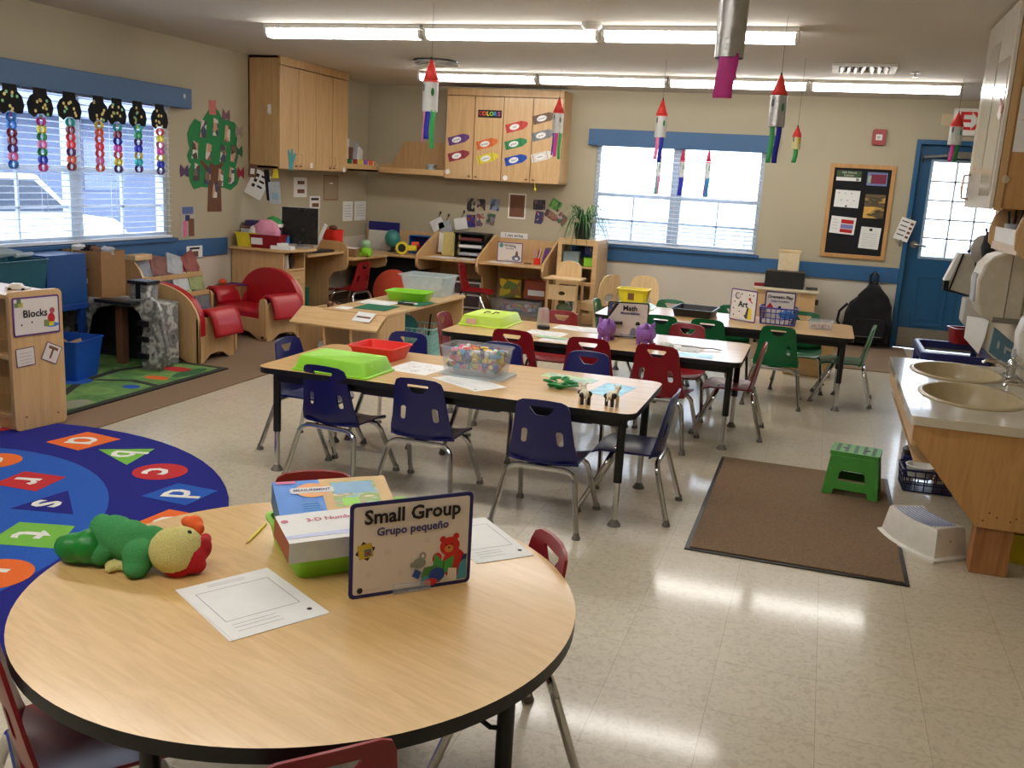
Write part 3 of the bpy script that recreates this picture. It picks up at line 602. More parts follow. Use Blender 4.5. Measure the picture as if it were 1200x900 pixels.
def pw(q, x, y, z):
    l = lambda u, v, w: (u, v, z+.0006+w)
    q.slab(rect(-x, x, -y*.72, -y*.5), .0002, mat('box_lilac_band', (190,198,230), .5), mp=l); q.slab(ell(-x*.9, y*.5, .009, .008, 14), .0002, mat('print_pink_red', (190,90,110), .5), mp=l); q.text('3-D Number Set', .024, (-x*.02, y*.42, z+.001), (1,0,0), (0,1,0), mat('print_pink_red', (190,90,110), .5), bold=.0006)
boxthing('game_box', 'white game box with a red-brown end in front of the blue box', (-1.005,1.922,.624), RZ(ang) @ Matrix.Rotation(.12, 3, 'X'), (.30,.14,.052), (PAPER, mat('box_grey_white', (196,200,190), .5), mat('box_red_brown', (150,74,48), .5)), prints=pw)
t = thing('pencil', 'yellow pencil poking out from under the lime tray', 'pencil', (-1.305,2.0,TZ+.004), math.atan2(.09,-.02))
MB().cyl((-.04,0,0), (.09,0,0), .0036, YEL, 6).build('barrel', t); MB().cyl((-.04,0,0), (-.052,0,0), .0036, mat('sharpened_wood', (206,166,110), .6), 6, .0012).build('point', t); MB().cyl((-.052,0,0), (-.056,0,0), .0012, INK, 6, .0003).build('lead', t)
# plush chicken puppet
PL = lambda n, c: mat(n, c, .95, var=.16, scale=420, bump=.8)
PG = PL('green_plush', (72,164,94)); PY = PL('yellow_plush', (232,222,142)); SG = mat('green_satin', (16,128,44), .4, var=.15, scale=30, bump=.2); FR = mat('red_felt', (176,16,28), .9, var=.1, scale=90); FO = mat('orange_felt', (228,96,40), .9)
t = thing('plush_chicken', 'green and yellow plush chicken puppet lying on the round table', 'plush toy')
def P_(x, y, z): return at_z(x, y, z)
def blob(q, px, z, r, m, R=None): q.ball(P_(px[0], px[1], z), r, m, 18, 12, R)
def fuzzy(o, v=.0042, amt=.0045):
    md = o.modifiers.new('Remesh', 'REMESH'); md.mode = 'VOXEL'; md.voxel_size = v; md.use_smooth_shade = True
    sm = o.modifiers.new('Smooth', 'SMOOTH'); sm.iterations = 6
    tx = bpy.data.textures.get('plush_fuzz') or bpy.data.textures.new('plush_fuzz', 'CLOUDS'); tx.noise_scale = .0055
    dp = o.modifiers.new('Fuzz', 'DISPLACE'); dp.texture = tx; dp.strength = amt; dp.mid_level = .5; dp.texture_coords = 'GLOBAL'
q = MB(); RA = RZ(.35)
blob(q, (134,628), .592, (.054,.048,.05), PG, RA); blob(q, (152,634), .588, (.052,.05,.05), PG, RA); blob(q, (163,652), .568, (.036,.046,.042), PG, RA); blob(q, (119,624), .595, (.028,.04,.046), PG, RA); blob(q, (178,636), .582, (.04,.036,.042), PG, RA); blob(q, (120,648), .56, (.028,.035,.03), PG, RA); blob(q, (160,664), .552, (.03,.036,.026), PG, RA)
fuzzy(q.build('body', t))
q = MB(); blob(q, (106,640), .572, (.04,.046,.042), SG, RA); blob(q, (88,642), .566, (.042,.04,.036), SG, RA); blob(q, (76,640), .56, (.024,.03,.028), SG, RA); fuzzy(q.build('tail', t), .006, .001)
q = MB(); blob(q, (204,645), .585, (.057,.056,.055), PY); blob(q, (212,640), .592, (.05,.05,.046), PY); fuzzy(q.build('head', t))
q = MB(); blob(q, (138,662), .542, (.032,.018,.013), PY, RA); blob(q, (130,666), .540, (.014,.016,.011), PY); blob(q, (148,665), .54, (.014,.014,.011), PY); fuzzy(q.build('foot', t), .005, .004)
hd = P_(212,642,.59)
q = MB(); blob(q, (226,652), .568, (.03,.042,.038), FR, RZ(.6)); blob(q, (208,666), .548, (.036,.022,.022), FR, RZ(.5)); blob(q, (240,633), .592, (.014,.02,.018), FR); blob(q, (236,643), .582, (.02,.032,.03), FR); blob(q, (230,662), .552, (.024,.024,.02), FR); fuzzy(q.build('beak', t), .005, .0006)
q = MB(); blob(q, (228,613), .615, (.022,.02,.02), FO); blob(q, (220,611), .612, (.018,.016,.014), FO); blob(q, (234,620), .608, (.012,.014,.016), FO); fuzzy(q.build('comb', t), .005, .0006)
ey = P_(222,624,.63); MB().ball(ey, .0055, INK, 12, 8).build('eye', t)
# ================================================================ ON THE RECTANGULAR TABLES
lid('storage_box', 'lime green box lid upside down at the left end of the nearest table', (-2.11,4.0,TZ), -.05, .38, .26, .07, LIME, lbl=(.185,-.06,0,.002,.04,PAPER))
tray('storage_tray', 'bright red open tray behind the lime lid', (-2.10,4.38,TZ), -.06, .25, .23, .07, REDT, .02)
def art(t, W, Hh, mp):
    random.seed(3)
    for k in range(9):
        u, v = (random.random()-.5)*W*.7, (random.random()-.5)*Hh*.7
        t.slab(ell(u, v, .02, .015, 14, k), .0001, GREYP, [ell(u, v, .017, .012, 14, k)], mp=mp)
sheet('colouring page with line drawings left of the clear bin', [(-1.93,4.12),(-1.70,4.09),(-1.72,4.36),(-1.95,4.38)], draw=art, lines=False, name='colouring_page')
sheet('white answer sheet lying under the front of the clear bin', [(-1.68,4.07),(-1.40,3.9),(-1.30,4.06),(-1.58,4.23)], name='worksheet')
def toys(name, label, loc, L, W, Hh, n, cols, seed, s=.028):
    random.seed(seed); q = MB()
    ms = [mat('toy_%d_%d_%d' % c, c, .45) for c in cols]
    for k in range(n):
        a = s*(.6+random.random()*.7); p = ((random.random()-.5)*(L-a*1.6), (random.random()-.5)*(W-a*1.6), a*.7+random.random()*max(.001, Hh-a*1.5))
        R = Matrix.Rotation(random.random()*6, 3, 'Z') @ Matrix.Rotation(random.random()*3, 3, 'X'); m = random.choice(ms)
        if k % 3 == 0: q.ball(p, a*.5, m, 10, 6)
        elif k % 3 == 1: q.box(p, (a, a*.7, a*.5), m, R=R)
        else: q.tube([Vector(p)-R @ Vector((a*.6,0,0)), Vector(p)+R @ Vector((a*.6,0,0))], a*.28, m, 8)
    o = solo(q, name, label, 'toys', loc); o['kind'] = 'stuff'; return o
MIX = [(40,70,150),(200,60,60),(220,190,60),(60,140,90),(230,230,226),(60,60,66),(220,110,150),(70,150,190),(200,150,60)]
bin_ = tray('clear_bin', 'clear plastic bin full of coloured toys on the nearest table', (-1.525,4.25,TZ+.012), -.07, .31, .20, .13, CLEAR, .015, 'bin', th=.0025, lip=.008)
toys('loose_toys', 'assorted small coloured toys filling the clear bin', (-1.525,4.25,TZ+.016), .298, .188, .135, 330, MIX, 5, .036)
solo(MB().slab(rrect(.33, .22, .02), .010, CLEAR2), 'bin_lid', 'translucent lid lying under the clear bin', 'lid', (-1.515,4.25,TZ+.001), -.07)
t = thing('chain_links', 'heap of green plastic chain links on the nearest table', 'toy', (-1.04,4.22,TZ))
random.seed(11)
GL = mat('link_green', (16,132,60), .35)
for k in range(14):
    c = Vector(((random.random()-.5)*.2, (random.random()-.5)*.12, .008+.02*random.random())); R = RZ(random.random()*6) @ Matrix.Rotation((random.random()-.5)*.9, 3, 'X')
    MB().tube([c+R @ Vector((.026*math.cos(a*PI/7), .017*math.sin(a*PI/7), 0)) for a in range(14)], .0052, GL, 7, closed=True).build('link', t)
CYAN = patch('cyan_card', [(120,200,224), (150,216,234), (96,176,210), (210,236,240)], 9, .35, 'NOISE'); GRC = patch('green_card', [(150,196,120), (190,214,150), (120,180,160), (214,226,196)], 12, .35, 'NOISE')
sheet('laminated green and blue activity mat behind the chain links', [(-1.24,4.40),(-.97,4.36),(-.97,4.47),(-1.23,4.51)], m=GRC, lines=False, name='activity_mat')
sheet('laminated pale blue activity mat at the right end of the nearest table', [(-.94,4.15),(-.79,4.13),(-.77,4.42),(-.92,4.42)], m=CYAN, lines=False, name='activity_mat')
IV = mat('ivory_toy', (216,206,180), .5)
def cow(label, x, y, rz):
    t = thing('toy_cow', label, 'toy animal', (x, y, TZ), rz, 'black and white toy cows'); t.scale = (1, 1.25, .85)
    q = MB().ball((0,0,.052), (.034,.02,.024), IV, 14, 10); q.tube([(.02,0,.06),(.036,0,.08)], [.012,.01], IV); q.ball((.042,0,.086), (.016,.011,.011), IV, 12, 8)
    q.tube([(-.034,0,.056),(-.042,0,.03)], .0025, IV, 6)
    for s in (-1, 1): q.tube([(.038,s*.008,.094),(.036,s*.016,.104)], [.004,.001], IV, 6)
    q.build('body', t)
    for x2 in (-.02,.02):
        for s in (-1, 1): MB().cyl((x2, s*.012, 0), (x2, s*.012, .05), .0065, BLKP if x2 < 0 else IV, 8).build('leg', t)
    MB().ball((-.012,-.012,.055), (.016,.012,.016), BLKP, 12, 8).ball((.016,.012,.056), (.012,.012,.014), BLKP, 12, 8).ball((-.02,.014,.05), (.012,.01,.014), BLKP, 12, 8).build('black_patch', t)
cow('toy cow on the left, next to the chain links', -.905, 3.935, 2.0); cow('toy cow on the right, in front of the pale blue mat', -.79, 3.965, 1.2)
# middle table
t = lid('storage_box', 'yellow-green box lid with brown handles at the left end of the middle table', (-2.02,5.87,TZ), -.02, .29, .38, .065, LIME2, lbl=(-.06,-.208,0,.07,.034,mat('pink_label', (226,190,180), .6)))
for s in (-1, 1): MB().tube([(-.01+s*.03,-.03,.068),(s*.03,0,.076),(.01+s*.03,.04,.068)], .004, BRN, 6).build('handle', t)
t = thing('cup', 'tall clear plastic cup with red inside, upside down on the middle table', 'cup', (-1.70,6.0,TZ))
MB().lathe([(.042,0),(.042,.006),(.036,.11),(.033,.115),(0,.115)], CLEAR2, n=24).build('body', t); MB().lathe([(0,.03),(.034,.03),(.032,.1),(0,.1)], mat('faded_red', (190,90,90), .6), n=20).build('red_content', t)
solo(MB().lathe([(0,0),(.04,0),(.043,.008),(.04,.022),(0,.024)], BLKP, n=24), 'round_stamp', 'round black lid lying in front of the clear cup', 'lid', (-1.655,5.86,TZ))
NUM = patch('pale_print', [(226,222,214), (232,230,226), (206,206,204), (230,226,220)], 18, .6, 'NOISE')
for i, (lab, cs) in enumerate((('pale printed page near the round black lid', [(-1.72,5.62),(-1.47,5.60),(-1.46,5.78),(-1.71,5.8)]), ('long pale printed page behind the left piggy bank', [(-1.62,5.92),(-1.30,5.9),(-1.28,6.08),(-1.6,6.1)]), ('pale printed page at the near edge, left of the left piggy bank', [(-1.56,5.40),(-1.33,5.40),(-1.33,5.56),(-1.56,5.56)]),
        ('large white page right of the right piggy bank', [(-.90,5.60),(-.62,5.58),(-.60,5.8),(-.88,5.82)]), ('pale blue printed page at the near edge of the middle table', [(-.74,5.40),(-.52,5.41),(-.53,5.56),(-.75,5.54)]))):
    sheet(lab, cs, z=TZ+.0012*(i % 2), m=NUM if i != 4 else CYAN, lines=i == 3, name='printed_page')
sheet('small green printed strip lying near the clear cup', [(-1.62,5.52),(-1.42,5.51),(-1.41,5.58),(-1.6,5.59)], z=TZ+.003, m=GRC, lines=False, name='printed_page')
solo(MB().tube([(-.08,0,.005),(-.02,.01,.008),(.05,-.012,.007),(.1,.008,.009),(.16,-.004,.005)], .0035, mat('twine', (150,140,126), .9), 6), 'string', 'loose piece of twine on the right of the middle table', 'string', (-.66,5.72,TZ+.0014))
q = MB().ball((0,0,.02), (.045,.03,.02), PAPER, 10, 6, wob=.5); solo(q, 'crumpled_paper', 'crumpled white paper right of the right piggy bank', 'paper', (-.81,5.60,TZ+.002), smooth=10)
solo(MB().box((0,0,.012), (.03,.02,.024), RED), 'toy_block', 'small red block beside the crumpled paper', 'block', (-.90,5.62,TZ+.0012), .3, bevel=.002)
def pig(label, x, y, rz):
    t = thing('piggy_bank', label, 'piggy bank', (x, y, TZ), rz, 'purple piggy banks')
    MB().ball((0,0,.07), (.064,.058,.06), PURP, 24, 16).build('body', t); MB().cyl((.056,0,.068), (.071,0,.066), .02, PURP, 16, .018).build('snout', t)
    for s in (-1, 1):
        MB().tube([(.03,s*.026,.115),(.036,s*.034,.139)], [.017,.005], PURP, 8).build('ear', t)
        for x2 in (-.03,.03): MB().cyl((x2, s*.026, 0), (x2, s*.026, .03), .014, PURP, 10).build('leg', t)
    MB().tube([(-.06,0,.075),(-.07,.004,.085),(-.066,.008,.093)], .003, PURP, 6).build('tail', t); MB().b2((-.014,-.002,.128),(.014,.002,.1305), INK).build('coin_slot', t, smooth=0)
pig('purple piggy bank left of the Math sign', -1.205, 5.70, -1.9); pig('purple piggy bank at the right edge of the Math sign', -.955, 5.66, -.6)
def d_math(sh, tx, W, Hh):
    tx('Math', .045, .01, .185, INK, .0012); tx('Matemáticas', .024, .012, .155, NAVT, .0006)
    sh([(-W/2+.01,.12),(-W/2+.01,Hh-.01),(-.06,Hh-.01)], INK); sh([(-W/2+.012,.15),(-W/2+.012,Hh-.012),(-.085,Hh-.012)], patch('math_corner', [(60,120,80),(200,170,60),(160,50,50),(60,80,140)], 40))
    sh(ell(.065,.09,.014,.014,14), INK); sh([(.055,.05),(.08,.05),(.074,.082),(.06,.082)], mat('dog_white', (190,186,180), .6)); sh(ell(.04,.035,.02,.03,14), mat('grey_print', (120,130,150), .6)); sh([(.01,.012),(.035,.012),(.03,.05)], mat('grey_print', (120,130,150), .6))
sign('math_sign', 'Math sign standing between the purple piggy banks', (-1.235,5.83,TZ), (-.985,5.90,TZ), .225, BLKP, d_math, face=SIGNF)
t = thing('marker', 'black marker clipped across the left edge of the Math sign', 'marker', (-1.22,5.80,.625), .25); MB().cyl((-.06,0,0), (.05,0,0), .009, BLKP, 12).build('barrel', t); MB().cyl((.05,0,0), (.09,0,0), .0105, BLKP, 12).build('cap', t)
# far table
lid('storage_box', 'pale green translucent lid under the yellow basket', (-1.36,7.42,TZ), 0, .3, .22, .03, mat('pale_green_plastic', (190,226,196), .3))
def basket(name, label, loc, rz, L, W, Hh, m, nx=7, nz=4, flare=.02, cat='basket', group=None):
    """open basket with a real lattice of slats"""
    t = thing(name, label, cat, loc, rz, group); MB().slab(rrect(L-2*flare, W-2*flare, .015), .004, m).build('base', t, smooth=0)
    rim = rrect(L, W, .02, 4); MB().tube([(x, y, Hh) for x, y in rim], .006, m, 6, closed=True).build('rim', t)
    q = MB(); lo = rrect(L-2*flare, W-2*flare, .015, 4)
    for k in range(nz):
        f = k/nz; q.tube([((a[0]*(1-f)+b[0]*f), (a[1]*(1-f)+b[1]*f), .004+Hh*f) for a, b in zip(lo, rim)], .0035, m, 5, closed=True)
    for i in range(nx+1):
        f = i/nx-.5
        for s in (-1, 1): q.tube([(f*(L-2*flare-.02), s*(W/2-flare), .004), (f*(L-.02), s*W/2, Hh)], .0035, m, 5)
    ny = max(2, int(nx*W/L))
    for i in range(ny+1):
        f = i/ny-.5
        for s in (-1, 1): q.tube([(s*(L/2-flare), f*(W-2*flare-.02), .004), (s*L/2, f*(W-.02), Hh)], .0035, m, 5)
    q.build('lattice', t); return t
tray('yellow_basket', 'yellow plastic basket on the left of the far table', (-1.37,7.42,TZ+.032), 0, .24, .17, .115, YEL, .022, 'basket', lbl=[('f', -.035, .015, BRN)])
tray('black_tray', 'black open tray on the far table between two green chairs', (-.86,7.28,TZ), -.06, .30, .34, .06, BLKP, .015)
def d_art(sh, tx, W, Hh):
    tx('Art', .06, .0, .125, INK, .002)
    for u, v in ((-.08,.14),(-.085,.09),(-.08,.04),(-.02,.2),(.05,.2),(-.03,.07),(.02,.045),(.085,.2)): sh(ell(u, v, .006, .006, 8), INK)
    sh(ell(-.055,.185,.026,.026,16), mat('art_grey', (120,110,130), .6)); sh(ell(-.05,.187,.018,.018,14), SIGNF); sh(ell(.055,.17,.012,.012,10), RR); sh([(.05,.165),(.058,.17),(.085,.145),(.078,.14)], RR)
    sh([(.02,.03),(.045,.02),(.06,.1),(.04,.11)], mat('art_dark', (60,64,76), .6)); sh([(.045,.02),(.085,.02),(.08,.1),(.055,.11)], YEL)
sign('art_sign', 'white Art sign with painted dots leaning on the far table', (-.605,7.26,TZ), (-.405,7.13,TZ), .235, VIO, d_art, face=mat('sign_white', (228,222,216), .5))
BB2 = mat('blue_basket_plastic', (50,56,150), .4)
basket('wire_basket', 'blue lattice basket holding a small sign on the far table', (-.25,7.25,TZ), 0, .27, .19, .12, BB2, 7, 3, .012)
def d_dr(sh, tx, W, Hh): tx('Dramatic Play', .032, 0, .185, INK, .0008); tx('Juego dramático', .02, 0, .155, NAVT, .0004); sh([(-.1,.1),(-.07,.14),(-.04,.1)], RR); sh(ell(0,.11,.012,.01,10), INK)
sign('play_sign', 'navy-framed Dramatic Play sign standing in the blue basket', (-.36,7.30,TZ+.006), (-.14,7.30,TZ+.006), .225, NAVY, d_dr, face=SIGNF, stand=False)
random.seed(4)
for k in range(6): solo(MB().box((0,0,.012), (.035,.07,.024), WHITE), 'white_block', 'white foam block in the front of the blue basket', 'block', (-.345+.034*k,7.205,TZ+.008), 0, 'white blocks in the blue basket', bevel=.003)
solo(MB().ball((0,0,.03), (.06,.02,.03), SKY, 12, 8, wob=.3), 'blue_cloth', 'bright blue cloth bundled in the right of the blue basket', 'cloth', (-.19,7.245,TZ+.04))
tray('clear_bin', 'small clear box with red-brown contents near the right end of the far table', (.055,7.19,TZ), 0, .17, .12, .065, CLEAR, .008, 'bin', th=.002, lip=.004)
toys('loose_toys', 'red-brown beads inside the small clear box', (.055,7.19,TZ+.003), .14, .09, .035, 60, [(140,60,50),(170,100,80),(110,50,40),(200,180,170)], 8, .018)
# ================================================================ LEFT SIDE OF THE ROOM
t = thing('storage_shelf', 'maple block shelf at the left edge with the Blocks sign on its end', 'shelf', (-3.905,3.95,.0195), -.16)
MB().slab(rrect(.31, .74, .03, 5, 0, .37), .028, OAKV, mp=lambda u, v, w: (-.014+w, u, v)).build('side_panel', t, bevel=.004); MB().slab(rrect(.31, .74, .03, 5, 0, .37), .028, OAKV, mp=lambda u, v, w: (-1.19+w, u, v)).build('side_panel', t, bevel=.004)
for z, nm in ((.06,'bottom_shelf'),(.38,'middle_shelf'),(.70,'top')): MB().b2((-1.165,-.145,z),(-.014,.145,z+.022), OAK).build(nm, t, bevel=.002)
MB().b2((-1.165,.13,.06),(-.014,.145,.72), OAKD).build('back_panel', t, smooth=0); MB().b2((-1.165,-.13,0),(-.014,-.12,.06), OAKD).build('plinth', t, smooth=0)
for y, z in ((-.09,.07),(.1,.06)): MB().cyl((.0135,y,z),(.016,y,z),.005, BRN, 10).build('screw', t)
def on_panel(y, z): v = RZ(-.16) @ Vector((.017, y, 0)); return (-3.905+v.x, 3.95+v.y, z+.0195)
def d_bl(sh, tx, W, Hh):
    tx('Blocks', .055, -.01, .115, INK, .001)
    for u, v, c in ((-.115,.165,(110,130,70)),(-.09,.165,(170,160,70)),(-.1,.185,(90,120,70))): sh(rect(u-.012, u+.012, v-.012, v+.012), mat('blk%d' % c[0], c, .6))
    sh(ell(.09,.045,.04,.012,16), SKY); sh(ell(.085,.08,.022,.03,14), RR); sh(ell(.092,.122,.016,.016,14), mat('clay_pink', (170,80,80), .6)); sh(rect(.04,.07,.04,.075), mat('blk110', (110,130,70), .6)); sh(rect(.07,.1,.04,.062), YEL)
    sh(ell(-.09,.06,.005,.005,8), INK); sh(ell(-.03,.07,.005,.005,8), INK)
sign('blocks_sign', 'Blocks sign mounted on the end of the maple block shelf', on_panel(-.142,.495), on_panel(.132,.515), .205, VIO, d_bl, face=SIGNF, stand=False)
def card(label, y, z, W, Hh, tilt, draw=None):
    o = thing('posted_card', label, 'card', on_panel(y, z), PI/2-.16); R = Matrix.Rotation(tilt, 3, 'Y')
    q = MB(); mp = lambda k: (lambda u, v, w: R @ Vector((u, -.0005-w-.0008*k, v))); q.slab(rect(-W/2, W/2, -Hh/2, Hh/2), .0006, mat('card_violet_edge', (110,90,110), .6), mp=mp(0)); q.slab(rect(-W/2+.005, W/2-.005, -Hh/2+.005, Hh/2-.005), .0004, SIGNF, mp=mp(1))
    if draw: draw(q, mp(2))
    q.build('card', o, smooth=0)
card('small square note below the Blocks sign', -.08, .395, .11, .1, -.05, lambda q, mp: [q.slab(rect(-.035,.035,.02-.018*k,.023-.018*k), .0002, GREYP, mp=mp) for k in range(4)])
card('small tilted card with a T shape right of the square note', .075, .395, .1, .1, .45, lambda q, mp: (q.slab(rect(-.03,.03,.02,.035), .0002, BRN, mp=mp), q.slab(rect(-.006,.006,-.03,.02), .0002, BRN, mp=mp)))
t = thing('toy_car', 'little white and black toy car on top of the block shelf', 'toy car', (-4.06,4.0,.735), .4)
MB().slab([(-.06,.01),(.06,.01),(.06,.022),(.03,.026),(.015,.042),(-.03,.042),(-.045,.026),(-.06,.024)], .04, WHITE, mp=lambda u, v, w: (u, -.02+w, v)).build('body', t, bevel=.003)
for x in (-.035,.035):
    for s in (-1,1): MB().cyl((x,s*.02-.004,.01),(x,s*.02+.004,.01),.01, BLKP, 12).build('wheel', t)
tray('blue_bin', 'royal blue plastic bin behind the block shelf on the green rug', (-4.72,4.98,.018), .2, .42, .33, .265, ROYAL, .03, 'bin')
BLKW = mat('wood_block', (200,164,112), .6)
for k in range(7):
    random.seed(k); solo(MB().box((0,0,0), (.05,.09,.035), BLKW, R=Matrix.Rotation(random.random(), 3, 'X') @ RZ(random.random()*3)), 'wooden_block', 'plain wooden block heaped in the royal blue bin', 'block', (-4.84+.04*k, 4.92+.05*(k % 3), .215+.018*(k % 2)), 0, 'wooden blocks in the blue bin', bevel=.002)
q = MB().b2((-.15,-.12,.008),(.15,.12,.17), BLKW); solo(q, 'block_stack', 'stack of wooden blocks filling the bottom of the royal blue bin', 'blocks', (-4.72,4.98,.018), .2)['kind'] = 'stuff'
tray('teal_bin', 'dark teal bin with clear items on top, at the left edge by the window', (-4.97,4.78,.46), 0, .36, .42, .33, TEAL, .03, 'bin')
t = thing('low_table', 'small blue stand under the teal bin by the window', 'stand', (-4.93,4.98,0))
MB().b2((-.22,-.5,.42),(.1,.39,.46), mat('stand_blue', (14,60,140), .5)).build('top', t, bevel=.004)
for x in (-.19,.07):
    for y in (-.46,.35): MB().b2((x-.02,y-.02,.008),(x+.02,y+.02,.42), mat('stand_blue', (14,60,140), .5)).build('leg', t)
boxthing('blue_crate', 'bright blue crate between the teal bin and the cardboard box', (-5.0,5.19,.63), RZ(0), (.32,.36,.34), (mat('crate_blue', (12,66,130), .45),)*3)
solo(MB().tube([(-.02,-.12,.02),(.0,0,.03),(.02,.14,.02)], [.03,.034,.012], CLEAR2, 10).tube([(.06,.05,.01),(.05,.2,.014)], .014, CLEAR2, 8), 'plastic_bottle', 'clear plastic bottle lying on the teal bin', 'bottle', (-4.97,4.78,.80))
# rock-patterned cave
ROCK = patch('rock_paper', [(50,50,52), (140,140,138), (100,100,100), (198,198,194), (84,84,86)], 10, .5, 'NOISE')
t = thing('play_cave', 'cardboard play cave covered in grey rock-patterned paper', 'play cave', (0,0,.018))
out = [(-5.15,0),(-4.93,0),(-4.94,.12),(-4.91,.22),(-4.88,.33),(-4.80,.40),(-4.70,.425),(-4.50,.43),(-4.45,.39),(-4.44,.3),(-4.45,.15),(-4.44,.0),(-4.29,.0),(-4.27,.04),(-4.23,.10),(-4.24,.2),(-4.26,.3),(-4.28,.42),(-4.31,.49),(-4.36,.515),(-4.45,.49),(-4.6,.475),(-5.15,.465)]
MB().slab(out, .03, ROCK, mp=lambda u, v, w: (u, 5.46-w+.012*math.sin(v*30+u*20), v)).build('front_wall', t, bevel=.008); MB().b2((-5.15,5.46,.43),(-4.36,5.73,.456), ROCK).build('roof', t, bevel=.006); MB().b2((-4.40,5.46,0),(-4.36,5.73,.43), ROCK).build('side_wall', t, bevel=.006)
MB().b2((-5.15,5.7,0),(-4.42,5.73,.42), BLKC).build('back_wall', t, smooth=0); MB().b2((-4.72,5.5,0),(-4.66,5.56,.41), BRN).build('post', t); MB().b2((-4.76,5.34,.452),(-4.45,5.46,.476), BLKP).build('ledge', t, bevel=.004)
for z in (.08,.2,.31): MB().b2((-4.455,5.40,z),(-4.375,5.425,z+.035), BLKP).build('tape_strip', t)
MB().b2((-4.99,5.40,.22),(-4.90,5.425,.27), BLKP).build('tape_strip', t)
t = thing('rock_tower', 'small grey rock-patterned tower with a black cap on the play cave', 'toy', (-4.55,5.60,.475))
MB().b2((-.075,-.06,0),(.075,.06,.12), ROCK).build('body', t, bevel=.006); MB().b2((-.085,-.07,.12),(.085,.07,.145), BLKP).build('cap', t, bevel=.003); MB().b2((-.02,-.064,.0),(.02,-.06,.12), BLKP).build('stripe', t)
KRAFT = mat('kraft_cardboard', (150,112,72), .8, var=.05)
t = thing('cardboard_box', 'brown cardboard box full of odds and ends on the play cave', 'box', (-4.975,5.60,.474), .05)
MB().slab(rect(-.16,.16,-.13,.13), .33, KRAFT, [rect(-.155,.155,-.125,.125)]).slab(rect(-.156,.156,-.126,.126), .25, mat('kraft_inside', (120,88,58), .9)).build('carton', t, smooth=0)
MB().b2((-.02,-.1335,.1),(.045,-.131,.135), PAPER).build('paper_label', t, smooth=0); MB().b2((-.01,-.1325,.19),(.06,-.131,.205), BRN).build('tape_mark', t, smooth=0)
random.seed(2)
ODD = [(WHITE,'white'),(BLKC,'black'),(BRN,'brown'),(GREYP,'grey')]
for k, (mm, nm) in enumerate(ODD): solo(MB().ball((0,0,0), (.07,.04,.035), mm, 10, 6, wob=.6), 'crumpled_cloth', '%s crumpled scrap sticking out of the cardboard box' % nm, 'cloth', (-5.08+.07*k, 5.58+.03*(k % 2), .80), k)
solo(MB().slab(rect(-.07,.07,-.09,.09), .002, patch('map_card', [(150,160,120),(90,90,80),(200,196,170)], 16, .7), mp=lambda u, v, w: (w, u, v)), 'paper_bag', 'printed card hanging beside the cardboard box', 'card', (-4.95,5.36,.74), .7)
# armchairs
def make_armchair(label, loc, rz):
    t = thing('toddler_armchair', label, 'armchair', loc, rz, 'red vinyl and maple toddler armchairs'); h = .37; D = .22
    arch = [(-h,0),(-h+.1,0),(-.16,.05),(0,.065),(.16,.05),(h-.1,0),(h,0),(h,.30)]+[(h*math.cos(a), .30+.27*math.sin(a)) for a in [PI*i/16 for i in range(1,16)]]+[(-h,.30)]
    MB().slab(arch, .022, OAKV, mp=lambda u, v, w: (u, -D+.022-w, v)).build('back_panel', t, bevel=.004)
    cush = [(-h-.004,.2),(h+.004,.2),(h+.004,.31)]+[((h+.004)*math.cos(a), .30+.274*math.sin(a)) for a in [PI*i/16 for i in range(1,16)]]+[(-h-.004,.31)]
    MB().slab(cush, .06, VINYL, mp=lambda u, v, w: (u, -D+.022+.06-w+.05*max(0, v-.2)*-.4, v)).build('back_cushion', t, bevel=.016)
    MB().b2((-.29,-D+.1,.16),(.29,D-.005,.255), VINYL).build('seat_cushion', t, bevel=.03)
    MB().slab([(-h+.02,0),(-h+.1,0),(-.15,.055),(0,.07),(.15,.055),(h-.1,0),(h-.02,0),(h-.02,.18),(-h+.02,.18)], .02, OAKV, mp=lambda u, v, w: (u, D-w, v)).build('front_panel', t, bevel=.003)
    for s in (-1, 1):
        side = [(-D,0),(-D+.06,0),(-.08,.05),(0,.06),(.08,.05),(D-.06,0),(D,0),(D,.27),(D-.02,.31),(D-.06,.335),(-D,.335)]
        MB().slab(side, .024, OAKV, mp=lambda u, v, w: (s*h-s*w, u, v) if s > 0 else (-h+w, u, v)).build('side_panel', t, bevel=.004)
        MB().slab(rrect(.085, .34, .04, 6, 0, .19), .022, OAKV, mp=lambda u, v, w: (s*(h-.03)+u, D+.022-w, v)).build('arm_post', t, bevel=.004)
        prof = [(.26,.25),(.285,.33),(.33,.375),(.38,.375),(.415,.34),(.44,.26),(.455,.19)]
        def pad(i, j): a = i*(len(prof)-1); k = min(int(a), len(prof)-2); f = a-k; x = prof[k][0]*(1-f)+prof[k+1][0]*f; z = prof[k][1]*(1-f)+prof[k+1][1]*f; return (s*x, -D+.1+(2*D-.12)*j, z)
        MB().grid(pad, 18, 8, VINYL).build('arm_pad', t, solid=.035, bevel=.0, smooth=60)
    return t
ac = make_armchair('red and maple toddler armchair seen from behind, next to the play cave', (-4.62,6.03,.008), 0)
dup(ac, (-4.665,7.2,.008), math.radians(165), 'red and maple toddler armchair facing the room, in front of the desk')
